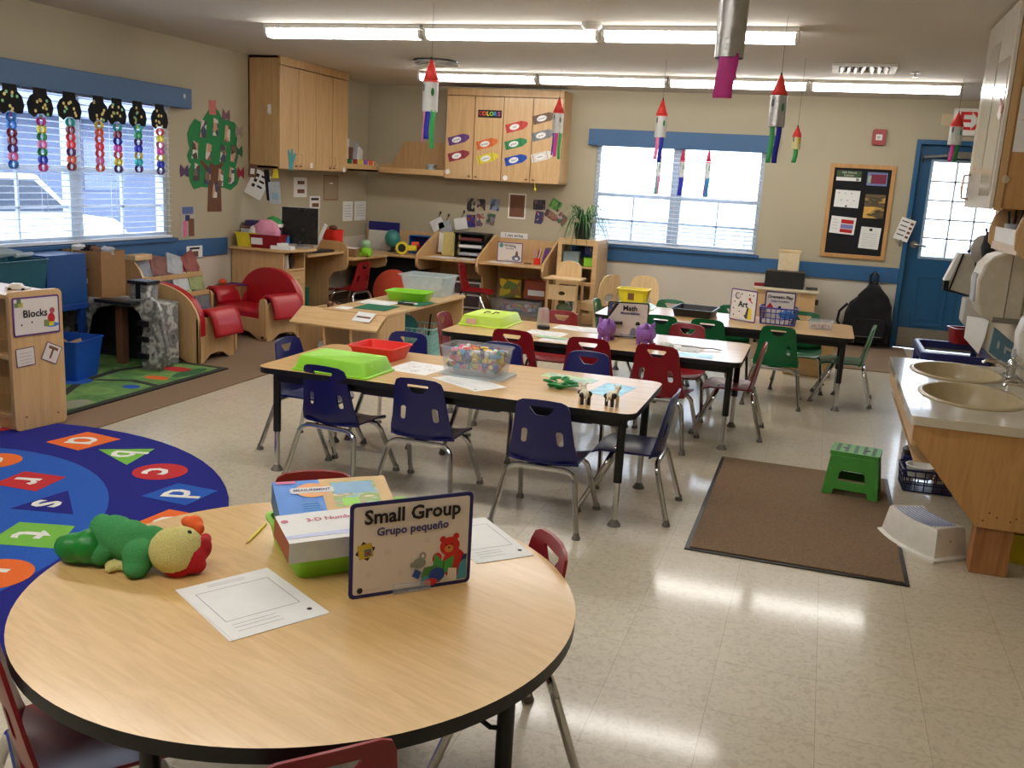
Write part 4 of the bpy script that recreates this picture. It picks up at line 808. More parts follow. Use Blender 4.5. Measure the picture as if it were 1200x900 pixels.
# bookcase with slanted tiers
t = thing('book_display', 'slanted maple book display with red lining under the window rail', 'bookcase', (-5.14,6.53,.008))
prof = [(0,0),(.36,0),(.36,.08),(.30,.2),(.22,.42),(.14,.61),(.08,.675),(0,.675)]
for y in (-.42,.40): MB().slab(prof if y < 0 else [(a*.55, b*.93) for a, b in prof], .02, OAKV, mp=lambda u, v, w: (u, y+w, v)).build('side_panel', t, bevel=.003)
for k in range(4):
    z = .04+.15*k; x = .30-.06*k
    MB().b2((x-.09,-.40,z),(x,.40,z+.012), OAK).b2((x-.012,-.40,z),(x,.40,z+.05), OAK).build('tier', t, smooth=0)
MB().slab([(.17,.05),(.18,.05),(.05,.665),(.04,.665)], .80, VINYL, mp=lambda u, v, w: (u, -.40+w, v)).build('red_backing', t, smooth=0)
BK = [('navy',(30,34,84)),('maroon',(110,26,36)),('charcoal',(50,48,54)),('dark blue',(34,50,110)),('white',(206,204,198)),('crimson',(140,30,40)),('pale green',(160,176,120)),('dark grey',(84,86,90)),('cream',(206,192,150)),('black',(36,34,38)),('silver',(170,174,178)),('olive',(130,140,80)),('slate grey',(110,118,128)),('brown',(104,54,42)),('light grey',(150,156,162)),('red-brown',(126,50,40))]
tn = ['lowest','second lowest','second highest','top']
for i, (nm, c) in enumerate(BK):
    k, j = i//4, i % 4; z = .054+.15*k; x = .275-.06*k; random.seed(i)
    R = Matrix.Rotation(-.26, 3, 'Y') @ Matrix.Rotation((random.random()-.5)*.7, 3, 'X')
    solo(MB().box((0,0,.085), (.02,.19,.17), patch('book_%d' % i, [c, tuple(min(255, v+30) for v in c), c], 9, .5, 'NOISE'), R=R), 'picture_book', '%s picture book on the %s tier of the slanted book display' % (nm, tn[k]), 'book', (-5.14+x-.035, 6.53-.3+.2*j, z+.028), 0, 'picture books on the slanted display', bevel=.001)
solo(MB().b2((-.05,-.1,0),(.05,.1,.045), LWOOD), 'wooden_block', 'flat pale wood block on top of the slanted book display', 'block', (-5.08,6.2,.684), 0, bevel=.005)
boxthing('cardboard_box', 'low tan cardboard box behind the front armchair', (-5.03,7.40,.198), RZ(.1), (.26,.22,.38), (KRAFT, KRAFT, KRAFT))
solo(MB().box((0,0,.006), (.17,.12,.012), VIO), 'purple_folder', 'purple folder on the low cardboard box', 'folder', (-4.99,7.41,.392), .3); solo(MB().ball((0,0,.025), (.04,.03,.025), ORG, 12, 8), 'toy_ball', 'small orange toy on the low cardboard box', 'toy', (-5.12,7.36,.391))
# ================================================================ WALL CABINETS AND CORNER SHELVES
def cabinet(label, loc, rz, W, D, Hh, n, handles, m=OAKV):
    t = thing('wall_cabinet', label, 'cabinet', loc, rz, 'maple wall cabinets in the corner')
    MB().b2((0,-D+.02,0),(W,0,.02), m).b2((0,-D+.02,Hh-.02),(W,0,Hh), m).b2((0,-D+.02,0),(.02,0,Hh), m).b2((W-.02,-D+.02,0),(W,0,Hh), m).b2((0,-.012,0),(W,0,Hh), m).build('carcass', t, smooth=0)
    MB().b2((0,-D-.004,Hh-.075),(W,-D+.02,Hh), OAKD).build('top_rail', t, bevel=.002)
    dw = W/n
    for i in range(n):
        d = MB().b2((i*dw+.004,-D,.0),((i+1)*dw-.004,-D+.019,Hh-.082), OAKV).build('door', t, bevel=.0015)
        hx = (i+1)*dw-.04 if handles[i] == 'r' else i*dw+.04
        MB().tube([(hx,-D,.05),(hx,-D-.025,.055),(hx,-D-.028,.09),(hx,-D-.025,.135),(hx,-D,.14)], .004, LWOOD, 6).build('handle', d)
        MB().box((hx, -D-.004, .03), (.03,.01,.012), BRN).build('latch', d)
    return t
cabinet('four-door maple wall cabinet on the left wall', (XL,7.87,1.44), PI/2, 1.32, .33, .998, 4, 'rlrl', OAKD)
cabinet('four-door maple wall cabinet on the back wall, with crayon cut-outs', (-4.07,YB,1.435), 0, 1.32, .33, .96, 4, 'rlrl')
t = thing('corner_shelf', 'maple open shelf right of the left wall cabinet', 'shelf', (0,0,0), 0, 'maple corner shelves')
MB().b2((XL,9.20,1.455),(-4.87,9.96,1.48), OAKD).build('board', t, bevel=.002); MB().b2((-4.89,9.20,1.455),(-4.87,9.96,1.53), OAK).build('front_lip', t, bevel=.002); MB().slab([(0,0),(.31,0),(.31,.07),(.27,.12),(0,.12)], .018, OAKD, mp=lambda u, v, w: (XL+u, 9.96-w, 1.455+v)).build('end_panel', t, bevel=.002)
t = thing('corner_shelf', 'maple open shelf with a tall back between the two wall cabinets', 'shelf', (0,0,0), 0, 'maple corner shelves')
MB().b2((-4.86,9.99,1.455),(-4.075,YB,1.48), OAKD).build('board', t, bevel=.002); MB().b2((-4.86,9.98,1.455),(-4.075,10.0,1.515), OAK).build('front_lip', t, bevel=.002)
MB().slab([(-4.86,1.48),(-4.075,1.48),(-4.075,1.82),(-4.70,1.82),(-4.86,1.56)], .015, OAKD, mp=lambda u, v, w: (u, YB-.002-w, v)).build('back_panel', t, smooth=0); MB().slab([(9.99,1.455),(YB-.02,1.455),(YB-.02,1.56),(9.99,1.55)], .018, OAKD, mp=lambda u, v, w: (-4.86+w, u, v)).build('end_panel', t, bevel=.002)
solo(MB().lathe([(0,0),(.055,0),(.058,.012),(.05,.02),(.052,.075),(.06,.08),(.06,.095),(0,.095)], mat('pale_blue_tub', (170,186,188), .4), n=24), 'tub', 'small pale blue lidded tub on the corner shelf', 'tub', at_y(505,194,10.15)*1+Vector((0,0,1.48-at_y(505,194,10.15).z)))
# supplies on the left shelf
t = thing('supply_box', 'box with a row of coloured pencil shapes along its front, on the left corner shelf', 'box', (-5.0,9.58,1.48), PI/2)
MB().slab(rect(-.33,.33,-.1,.1), .09, PAPER, [rect(-.325,.325,-.095,.095)]).build('body', t, smooth=0)
for k, c in enumerate((GREEN, RED, YEL, PURP, ORG)): MB().slab([(-.3+.125*k,.1),(-.2+.125*k,.1),(-.2+.125*k,.045),(-.25+.125*k,.02),(-.3+.125*k,.045)], .004, c, mp=lambda u, v, w: (u, -.101-w, v)).build('pencil_cutout', t, smooth=0)
for k, (mm, h, lab) in enumerate(((RED,.26,'red folder'),(PAPER,.3,'white paper bundle'),(BRN,.22,'brown notebook'),(GREYP,.28,'grey paper bundle'),(PAPER,.22,'short white card'))):
    solo(MB().box((0,0,h/2), (.14,.02,h), mm, R=Matrix.Rotation(.15*(k-2), 3, 'Y')), 'paper_bundle', lab+' standing in the supply box on the corner shelf', 'papers', (-5.0,9.36+.1*k,1.485), PI/2+.2)
# crayon cut-outs
CR = [('purple',(98,56,124),538,163),('maroon',(150,50,64),538,182),('orange',(216,110,50),571,168),('yellow',(214,200,60),572,185),('red',(196,60,56),606,148),('green',(40,130,76),605,168),('blue',(24,74,170),605,187),('brown',(110,84,66),638,138),('grey',(120,124,128),637,158),('white',(216,210,200),636,183)]
for nm, c, px, py in CR:
    p = at_y(px, py, YB-.33-.003); t = thing('crayon_cutout', '%s paper crayon cut-out on the back wall cabinet' % nm, 'paper cut-out', p, 0, 'crayon cut-outs on the cabinet'); a = .27
    mp = lambda k: (lambda u, v, w: (u*math.cos(a)-v*math.sin(a), -.0008*k-w, u*math.sin(a)+v*math.cos(a)))
    cm = mat('crayon_'+nm, c, .6); dk = mat('crayon_dark_'+nm, tuple(int(v*.7) for v in c), .6)
    MB().slab([(-.13,-.045),(.06,-.045),(.075,-.038),(.11,-.022),(.122,-.012),(.122,.012),(.11,.022),(.075,.038),(.06,.045),(-.13,.045)], .0006, cm, mp=mp(0)).slab(rect(-.112,-.104,-.045,.045), .0003, dk, mp=mp(1)).slab(rect(.048,.054,-.045,.045), .0003, dk, mp=mp(1)).build('body', t, smooth=0)
    q = MB().slab(ell(-.03,0,.055,.03,20), .0004, PAPER, mp=mp(2)); o = mp(3.4)(-.03, 0, 0); q.text(nm if nm != 'maroon' else 'red', .03, o, (math.cos(a),0,math.sin(a)), (-math.sin(a),0,math.cos(a)), INK); q.build('name_label', t, smooth=0)
p = at_y(574,133.5,YB-.334); t = thing('colors_strip', 'black COLORS word strip on the back wall cabinet', 'word strip', p)
q = MB().b2((-.135,-.001,-.04),(.135,0,.04), INK)
for k, ch in enumerate('COLORS'): q.text(ch, .06, (-.105+.042*k,-.0016,0), (1,0,0), (0,0,1), (RR,ORG,YEL,LIME,SKY,MAG)[k], bold=.002)
q.build('strip', t, smooth=0)
for px, py, lab in ((524.5,201,'small white label at the lower left of the back wall cabinet'),(592,208.5,'small white label at the bottom centre of the back wall cabinet')):
    solo(MB().slab(ell(0,0,.028,.028,16), .001, PAPER, mp=lambda u, v, w: (u, -w, v)), 'round_label', lab, 'label', at_y(px, py, YB-.3325), smooth=0)
solo(MB().tube([(0,0,0),(0,-.004,-.03),(.006,-.006,-.06)], .004, YEL, 6).ball((.006,-.006,-.075), (.014,.01,.02), YEL, 10, 8), 'yellow_tag', 'yellow tag hanging under the back wall cabinet', 'tag', at_y(627,214,YB-.335))
hand = [(-.03,-.1),(.03,-.1),(.05,-.02),(.085,.05),(.06,.07),(.035,.03),(.03,.1),(.0,.1),(-.005,.04),(-.03,.09),(-.06,.08),(-.04,.0)]
solo(MB().slab(hand, .001, mat('teal_paper', (70,150,158), .7), mp=lambda u, v, w: (w, u, v)), 'paper_hand', 'teal paper hand on the left wall cabinet door', 'paper cut-out', at_x(341,187,XL+.332), smooth=0)
for px, py in ((365,194),(403,199)): solo(MB().slab(rrect(.05,.05,.01), .001, PAPER, mp=lambda u, v, w: (w, u, v)), 'round_label', 'small white label at the bottom of the left wall cabinet, %s' % ('second door' if px == 365 else 'right-hand door'), 'label', at_x(px, py, XL+.332), smooth=0)
t = thing('adhesive_hook', 'white adhesive hook on the side of the left wall cabinet', 'hook', at_y(316,128,7.869)); MB().slab(rrect(.035,.09,.015), .008, WHITE, mp=lambda u, v, w: (u, -w, v)).build('plate', t, bevel=.002); MB().tube([(0,-.006,-.01),(0,-.03,-.03),(0,-.032,-.01)], .006, WHITE, 6).build('hook', t)
# things hung below the left cabinet
def hung(label, px, py, W, Hh, tilt, m, marks=None, Y=7.83, name='hanging_paper'):
    p = at_y(px, py, Y); R = Matrix.Rotation(tilt, 3, 'Y'); q = MB(); mp = lambda k: (lambda u, v, w: R @ Vector((u, -.001*k-w, v)))
    q.slab(rrect(W,Hh,.008), .001, m, mp=mp(0))
    if marks:
        for (a, b, c, d, mm) in marks: q.slab(rect(a, b, c, d), .0003, mm, mp=mp(1.4))
    return solo(q, name, label, 'paper', p, .25, smooth=0)
hung('white sheet with short black bars hanging under the left cabinet', 302, 216, .17, .25, .45, PAPER, [(-.05+.0,-.02,.06-.05*k,.09-.05*k,INK) for k in range(3)]+[(.0,.05,.075-.05*k,.095-.05*k,INK) for k in range(3)], 7.80)
hung('dark strap hanging under the left cabinet', 314, 217, .05, .28, -.12, BLKC, None, 7.82, 'strap'); hung('grey-blue bag hanging right of the dark strap', 322, 226, .11, .2, -.08, mat('grey_bag', (176,184,190), .6), [(-.03,.03,-.06,.0,mat('bag_blue', (140,176,196), .6))], 7.83, 'hanging_bag'); hung('brown patterned card hung top left of the white sheet', 296, 200, .08, .12, .1, BRN, [(-.02,.02,-.03,.02,PAPER)], 7.78)
solo(MB().slab([(-.035,-.045),(.035,-.045),(.02,.04),(-.02,.04)], .004, YEL, mp=lambda u, v, w: (u, -w, v)), 'yellow_tag', 'yellow paper tag under the corner of the left cabinet', 'tag', at_y(323,203,7.86), smooth=0)
# ---- paper tree
t = thing('paper_tree', 'green and brown paper tree on the wall between window and cabinet', 'wall decoration'); mp = lambda k: (lambda u, v, w: (XL+.001+.001*k+w, u, v))
crown = [at_x(a, b, XL) for a, b in ((244,129),(239,137),(235,143),(228,139),(222,148),(219,157),(220,166),(222,174),(219,182),(221,190),(224,192),(220,200),(222,212),(227,222),(236,219),(246,220),(262,220),(270,223),(278,216),(281,206),(276,196),(279,184),(277,170),(279,150),(274,143),(266,141),(259,137),(256,130),(250,124))]
MB().slab([(p.y, p.z) for p in crown], .001, mat('green_bulletin_paper', (30,124,66), .8), mp=mp(0)).build('crown', t, smooth=0)
tr = [at_x(a, b, XL) for a, b in ((243,248),(259.5,248),(258,200),(262,190),(252,194),(246,190),(245,196),(236,187),(234,190),(244,204))]
MB().slab([(p.y, p.z) for p in tr], .001, mat('brown_bulletin_paper', (104,66,44), .8), mp=mp(1)).build('trunk', t, smooth=0)
PH = [(238,151),(252,149),(266,157),(228,176),(244,178),(261,180),(273,180),(230,202),(243,206),(258,208),(271,206),(252,222)]
for k, (a, b) in enumerate(PH):
    p = at_x(a, b, XL+.004); solo(MB().slab([(-.045,-.07),(.04,-.075),(.05,.06),(-.02,.08)], .0008, patch('tree_photo_%d' % k, [(70,50,44),(206,200,190),(120,90,72),(50,60,90),(190,150,120)], 18, .6, 'VORONOI', seed=k), mp=lambda u, v, w: (w, u, v)), 'small_photo', 'small cut-out photo stuck on the green paper tree', 'photo', p, 0, 'photos on the paper tree', smooth=0)
BUT = [at_x(a, b, XL+.003) for a, b in ((265,136),(280,155),(280,178),(282,203),(216,201))]
for p, c, nm, wh in zip(BUT, ((120,80,90),(150,136,130),(40,100,70),(150,30,50),(80,50,90)), ('mauve','grey','dark green','red','purple'), ('above the tree','right of the tree top','right of the tree','at the lower right of the tree','left of the tree')):
    solo(MB().slab([(0,-.02),(.05,-.05),(.06,.0),(.05,.06),(0,.02),(-.05,.06),(-.06,0),(-.05,-.05)], .001, mat('paper_'+nm.replace(' ', '_'), c, .7), mp=lambda u, v, w: (w, u, v)), 'paper_butterfly', '%s paper butterfly %s' % (nm, wh), 'paper cut-out', p, smooth=0)
solo(MB().b2((0,-.05,-.06),(.001,.05,.06), mat('faded_pink_paper', (196,110,104), .7)), 'paper_tag', 'faded pink paper tag at the top of the paper tree', 'tag', at_x(249,126,XL+.003), smooth=0)
# ---- posters and papers, left wall
def lwall(label, px, py, W, Hh, m, rot=0, marks=(), name='wall_poster', cat='poster', X=None, frame=None):
    p = at_x(px, py, X or XL+.003); q = MB(); R = Matrix.Rotation(rot, 2); mp = lambda k: (lambda u, v, w: (w+.0007*k, *(R @ Vector((u, v)))))
    q.slab(rect(-W/2,W/2,-Hh/2,Hh/2), .0008, frame or m, mp=mp(0))
    if frame: q.slab(rect(-W/2+.012,W/2-.012,-Hh/2+.012,Hh/2-.012), .0006, m, mp=mp(1))
    for a, b, c, d, mm in marks: q.slab(rect(a,b,c,d), .0004, mm, mp=mp(2.2))
    return solo(q, name, label, cat, p, smooth=0)
lwall('small poster with a pink figure and brown shape by the window', 220.5, 259, .2, .26, mat('poster_grey', (176,170,160), .7), 0, [(-.08,.07,.06,.12,mat('poster_blue', (80,100,150), .6)),(-.07,-.02,-.13,.0,mat('poster_pink', (214,110,150), .6)),(.0,.08,-.13,.02,BRN),(-.04,.02,0,.05,NAVY)])
lwall('white sheet with two brown photos under the left wall cabinet', 352, 219.5, .26, .2, PAPER, 0, [(-.06,.08,.03,.065,BRN),(-.06,.08,-.06,-.02,BRN)])
lwall('faded red-bordered notice under the left wall cabinet', 388, 220, .32, .27, mat('faded_tan', (160,146,120), .8), 0, [(-.04,.04,.04,.055,PAPER)], frame=mat('faded_red_border', (150,90,80), .8))
lwall('small white sheet with a dark heading behind the monitor', 369, 237, .22, .13, PAPER, 0, [(-.08,.08,.02,.045,INK),(-.06,.08,-.05,-.01,BRN)])
lwall('left white notice of the pair near the room corner', 407.5, 247.5, .24, .22, PAPER, 0, [(-.08,.08,.06-.03*k,.066-.03*k,GREYP) for k in range(5)]); lwall('right white notice of the pair near the room corner', 422, 247, .29, .22, PAPER, 0, [(-.1,.1,.06-.03*k,.066-.03*k,GREYP) for k in range(5)])
lwall('small printed sign on the blue rail above the book display', 228, 295, .22, .10, PAPER, 0, [(-.07,.07,.02,.038,INK),(-.07,.05,-.045,.005,BRN)], X=XL+.026)
# ---- photos and papers, back wall
def bwall(label, px, py, W, Hh, m, rot=0, marks=(), name='wall_photo', cat='photo', group=None, Y=None, frame=None):
    p = at_y(px, py, Y or YB-.003); q = MB(); R = Matrix.Rotation(rot, 2)
    def mp(k):
        def f(u, v, w): r = R @ Vector((u, v)); return (r.x, -w-.0007*k, r.y)
        return f
    q.slab(rect(-W/2,W/2,-Hh/2,Hh/2), .0008, frame or m, mp=mp(0))
    if frame: q.slab(rect(-W/2+.018,W/2-.018,-Hh/2+.018,Hh/2-.018), .0006, m, mp=mp(1))
    for a, b, c, d, mm in marks: q.slab(rect(a,b,c,d), .0004, mm, mp=mp(2.2))
    return solo(q, name, label, cat, p, 0, group, smooth=0)
BP = [((552,240),.1,.15,0,[(40,40,44),(150,140,130),(30,30,34)],'dark portrait photo, top left of the left photo cluster'),((564,240),.1,.13,0,[(90,70,70),(40,34,40),(170,150,130)],'brown photo, top centre of the left photo cluster'),((580,240),.11,.13,-.1,[(80,100,140),(60,70,100),(130,140,160)],'blue photo, top right of the left photo cluster'),
      ((552,259),.11,.14,.05,[(40,34,100),(130,60,50),(60,50,130)],'violet photo, bottom left of the left photo cluster'),((563,258),.1,.14,0,[(150,80,60),(100,90,110),(190,170,150)],'red-brown photo, bottom centre of the left photo cluster'),((575,257),.1,.13,-.15,[(140,120,140),(60,90,60),(120,100,90)],'mauve and green photo, bottom right of the left photo cluster'),
      ((632,240),.14,.11,0,[(60,50,60),(110,84,90),(40,36,40)],'dark wide photo, top left of the right photo cluster'),((651,240),.13,.11,-.5,[(80,140,60),(60,60,60),(110,170,70)],'tilted green photo, top right of the right photo cluster'),((632,255),.1,.14,-.1,[(130,60,60),(60,50,90),(190,170,170)],'red and blue photo, bottom left of the right photo cluster'),
      ((645,252),.14,.08,-.5,[(110,70,60),(80,60,50),(140,100,80)],'tilted brown photo, centre of the right photo cluster'),((658,257),.12,.12,-.6,[(130,80,80),(70,100,70),(180,150,150)],'tilted pink photo, far right of the right photo cluster')]
for k, ((a, b), W, Hh, r, cs, lab) in enumerate(BP): bwall(lab, a, b, W, Hh, patch('wall_photo_%d' % k, cs, 22, .4, 'VORONOI', seed=k), r, group='photos over the writing desks')
bwall('white-framed dark brown print on the back wall', 606, 241.5, .21, .28, patch('brown_print', [(84,60,66),(104,78,80),(70,48,54)], 30, .4, 'NOISE'), 0, name='framed_print', cat='picture', frame=WHITE)
q_ = bwall('white I can write label strip above the writing desk', 602.5, 276, .32, .06, PAPER, 0, name='label_strip', cat='label'); qq = MB().text('I can write', .05, (0,-.0032,0), (1,0,0), (0,0,1), INK, bold=.0005).build('lettering', q_, smooth=0)
for k, (a, b) in enumerate(((512.5,263),(522,266),(540,262))):
    t = thing('hanging_booklet', 'white card booklet hung on the %s of three hooks' % ('left', 'middle', 'right')[k], 'booklet', at_y(a, b, YB-.03), 0, 'booklets hung on the back wall hooks'); R = Matrix.Rotation(-.5+.15*k, 3, 'Y')
    MB().box((0,0,0), (.15,.018,.13), (PAPER, GREYP, PAPER)[k], R=R).build('pages', t, smooth=0); MB().tube([(0,.0,.05),(.02,.0,.1),(.03,.015,.13)], .005, BRN, 6).ball((.03,.012,.135), (.012,.012,.018), BLACK, 8, 6).build('hook', t)
# bulletin board
t = thing('bulletin_board', 'oak-framed black bulletin board left of the door', 'bulletin board', (.295,YB,1.335))
MB().slab(rect(-.31,.31,-.465,.465), .022, PLY, [rect(-.27,.27,-.425,.425)], mp=lambda u, v, w: (u, -w, v)).build('frame', t, bevel=.003); MB().slab(rect(-.28,.28,-.43,.43), .006, BLKC, mp=lambda u, v, w: (u, -w, v)).build('felt', t, smooth=0)
SUN = patch('sunset_print', [(60,70,60),(110,90,60),(60,56,40),(226,180,90),(200,150,70)], 3.5, .4, 'NOISE', (1,1,4)); YB2 = YB-.0075
o = bwall('green headed calendar notice, top left of the bulletin board', 995, 206, .235, .10, mat('notice_green', (52,78,44), .6), 0, [(-.1175,.1175,-.05,-.015,PAPER),(.07,.1,-.045,-.022,INK)], 'notice', 'notice', Y=YB2); MB().text('Safe School', .03, (0,-.0036,.032), (1,0,0), (0,0,1), SIGNF).text('Calendar', .026, (0,-.0036,.004), (1,0,0), (0,0,1), SIGNF).build('lettering', o, smooth=0)
bwall('blue and crimson map print, top right of the bulletin board', 1028, 210, .19, .13, mat('map_blue', (110,120,170), .5), 0, [(-.06,.085,-.045,.045,mat('map_crimson', (120,24,60), .5)),(-.085,-.055,-.04,.03,mat('map_pale', (150,180,150), .5))], 'notice', 'notice', Y=YB2)
bwall('white page with small scattered sketches, middle left of the bulletin board', 992.5, 233, .235, .17, PAPER, -.02, [(-.09+.03*k,-.075+.03*k,.05-.035*((k*2) % 4),.06-.035*((k*2) % 4),GREYP) for k in range(6)]+[(-.01,.01,-.08,-.065,INK)], 'notice', 'notice', Y=YB2)
bwall('golden landscape poster, middle right of the bulletin board', 1024.5, 242, .19, .235, SUN, 0, [], 'notice', 'notice', Y=YB2)
bwall('white page with two red and blue charts, lower left of the bulletin board', 987.5, 264, .24, .17, PAPER, -.05, [(-.02,.1,.02,.06,RR),(-.02,.1,-.03,.012,mat('chart_blue', (120,120,180), .5)),(-.02,.1,-.07,-.035,RR)]+[(-.1,-.05,.05-.03*k,.054-.03*k,GREYP) for k in range(4)], 'notice', 'notice', Y=YB2)
bwall('white printed letter with a dark emblem, lower right of the bulletin board', 1019, 279, .19, .215, PAPER, -.04, [(-.014,.014,.07,.095,INK)]+[(-.07,.07,.04-.02*k,.043-.02*k,GREYP) for k in range(7)], 'notice', 'notice', Y=YB2)
t = thing('fire_alarm', 'red fire alarm strobe on the back wall above the bulletin board', 'fire alarm', at_y(1030,161,YB)); MB().slab(rrect(.125,.15,.02), .05, mat('alarm_red', (150,30,30), .4), mp=lambda u, v, w: (u, -w, v)).build('body', t, bevel=.006); MB().b2((-.03,-.062,-.03),(.03,-.05,.025), PAPER).b2((-.02,-.066,-.015),(.01,-.06,.01), STEEL).build('strobe', t)
solo(MB().slab(rrect(.1,.11,.01), .045, CREAM, mp=lambda u, v, w: (u, -w, v)), 'wall_sensor', 'small beige wall box left of the exit sign', 'sensor', at_y(1109,141,YB), bevel=.005)
t = thing('exit_sign', 'white exit sign with red letters above the door', 'exit sign', (1.325,YB,2.24)); MB().slab(rrect(.56,.25,.012), .05, WHITE, mp=lambda u, v, w: (u, -w, v)).build('housing', t, bevel=.004); MB().text('EXIT', .235, (0.01,-.0525,0), (1,0,0), (0,0,1), mat('exit_red', (206,24,30), .5), bold=.004).build('lettering', t, smooth=0)
t = thing('door_card', 'white card with small pictures hung on the door frame', 'card', at_y(1060,269,YB-.04)+Vector((0,-.01,0))); R = Matrix.Rotation(.28, 3, 'Y'); q = MB().box((0,0,0), (.14,.003,.22), PAPER, R=R)
for k in range(4):
    q.box(R @ Vector((-.02,-.002,.075-.045*k)), (.07,.001,.01), INK, R=R); q.box(R @ Vector((.045,-.002,.07-.045*k)), (.03,.001,.025), BRN, R=R)
q.build('card', t, smooth=0); MB().tube([R @ Vector((.0,0,.1)),R @ Vector((0,.0,.14))], .003, STEEL, 6).build('hook', t); MB().tube([(-.02,0,-.1),(-.025,.0,-.17)], .006, STEEL, 6).build('key', t)
# backpack
t = thing('backpack', 'black backpack hanging on the wall beside the door', 'backpack', (.53,YB-.03,0))
bo = [(-.25,.12),(-.21,.05),(.0,.03),(.19,.05),(.225,.15),(.215,.4),(.16,.52),(.09,.60),(.03,.645),(-.03,.64),(-.1,.56),(-.19,.44),(-.24,.28)]
MB().slab([(u, v+.0) for u, v in bo], .2, BLKC, mp=lambda u, v, w: (u, -w, v), step=.06).build('body', t); bk = [c for c in t.children if c.name.startswith('body')][0]; md = bk.modifiers.new('Remesh', 'REMESH'); md.mode = 'VOXEL'; md.voxel_size = .016; md.use_smooth_shade = True; sm = bk.modifiers.new('Soften', 'SMOOTH'); sm.iterations = 14; tf = bpy.data.textures.new('cloth_folds', 'CLOUDS'); tf.noise_scale = .13; dp = bk.modifiers.new('Folds', 'DISPLACE'); dp.texture = tf; dp.strength = .05; dp.mid_level = .6; MB().slab(rrect(.30,.20,.05,5,0,.2), .05, BLKC, mp=lambda u, v, w: (u, -.2-w, v)).build('pocket', t, bevel=.02)
MB().tube([(-.03,-.08,.63),(-.035,-.06,.72),(0,-.03,.75),(.035,-.06,.72),(.03,-.08,.63)], .014, BLKC, 8).build('loop', t); MB().tube([(-.22,-.08,.42),(-.29,-.1,.34),(-.3,-.1,.24),(-.24,-.08,.15)], .014, BLKC, 8).build('strap', t); MB().tube([(-.13,-.262,.12),(.13,-.262,.13)], .004, STEEL, 6).build('zip', t); MB().cyl((0,.02,.74),(0,-.05,.74),.012, STEEL, 10).build('hook', t)
# ================================================================ DESKS
def rounded_end(h, d, r=.08): return None
t = thing('computer_desk', 'maple pedestal desk against the left wall with cubby, drawer and door', 'desk', (0,0,.008))
MB().slab([(XL+.01,7.52),(-4.66,7.52),(-4.58,7.56),(-4.5,7.9),(-4.52,8.0),(XL+.01,8.0)], .026, OAK, mp=lambda u, v, w: (u, v, .692+w)).build('top', t, bevel=.004)
MB().b2((XL+.02,7.565,0),(-4.62,7.585,.692), OAKV).build('side_panel', t, smooth=0); MB().b2((XL+.02,7.93,0),(-4.62,7.95,.692), OAKV).build('side_panel', t, smooth=0); MB().b2((XL+.02,7.585,0),(XL+.04,7.93,.692), OAKV).b2((XL+.04,7.585,.515),(-4.62,7.93,.53), OAK).build('carcass', t, smooth=0)
d = MB().b2((-4.625,7.588,.385),(-4.605,7.927,.51), OAKV).build('drawer', t, bevel=.003); MB().tube([(-4.605,7.70,.45),(-4.585,7.715,.45),(-4.585,7.80,.45),(-4.605,7.815,.45)], .007, LWOOD, 8).build('handle', d)
MB().b2((-4.625,7.588,.02),(-4.605,7.927,.38), OAKV).build('door', t, bevel=.003)
for k, (c, nm) in enumerate(((RED,'red'),(PAPER,'white'),(BLKP,'black'))): solo(MB().box((0,0,.065), (.02,.09,.13), c, R=Matrix.Rotation(.1+.12*k, 3, 'X')), 'small_box', '%s slim box standing in the open cubby of the pedestal desk' % nm, 'box', (-4.68,7.65+.075*k,.54), .3)
t = thing('keyboard_desk', 'lower maple desk section with a rounded end panel beside the pedestal desk', 'desk', (0,0,.008))
MB().slab([(XL+.01,8.0),(-4.62,8.0),(-4.62,8.72),(XL+.01,8.72)], .025, OAK, mp=lambda u, v, w: (u, v, .62+w)).build('top', t, bevel=.004)
MB().slab([(XL+.01,0),(-4.8,0),(-4.8,.35),(-4.74,.42),(-4.6,.46),(-4.58,.52),(-4.58,.66),(-4.62,.72),(-4.7,.74),(XL+.01,.74)], .025, OAKV, mp=lambda u, v, w: (u, 8.745-w, v)).build('end_panel', t, bevel=.003)
for k, (c, nm) in enumerate((((30,120,70),'green'),((40,50,60),'dark grey'),((20,90,60),'dark green'))): solo(MB().box((0,0,.17), (.2,.05,.34-.03*k), mat('binder_%d' % k, c, .5)), 'binder', '%s binder standing under the keyboard desk' % nm, 'binder', (-4.82,8.06+.06*k,.01))
tray('orange_bin', 'orange open bin under the keyboard desk', (-4.53,8.36,.010), 1.4, .36, .26, .12, ORG, .02, 'bin')
toys('loose_toys', 'brown and beige wooden toys filling the orange bin', (-4.53,8.36,.03), .25, .25, .17, 40, [(120,80,50),(190,150,110),(80,60,50),(170,170,160)], 9, .06)
# wall desks z .57
def wall_desk(label, x0, x1, y0=9.62):
    t = thing('writing_desk', label, 'desk', (0,0,.008), 0, 'maple wall desks')
    MB().b2((x0,y0,.545),(x1,YB-.03,.57), OAK).build('top', t, bevel=.004); MB().b2((x0,YB-.03,.0),(x1,YB-.015,.80), OAKV).build('back_panel', t, smooth=0)
    return t
def divider(t, x, y0=9.62, leg=True):
    pr = [(YB-.03,.80),(YB-.1,.83),(YB-.22,.81),(y0+.16,.68),(y0+.06,.64),(y0-.02,.60),(y0-.04,.52),(y0-.02,.46),(y0+.04,.43),(y0+.1,.42),(y0+.16,.40),(y0+.18,.34),(y0+.18,0),(YB-.03,0)]
    MB().slab(pr if leg else pr[:10]+[(YB-.03,.42)], .026, OAKV, mp=lambda u, v, w: (x-.013+w, u, v)).build('divider', t, bevel=.004)
t = wall_desk('maple wall desk in the corner holding the toy globe and blue box', XL+.03, -4.2); divider(t, -4.2, leg=False)
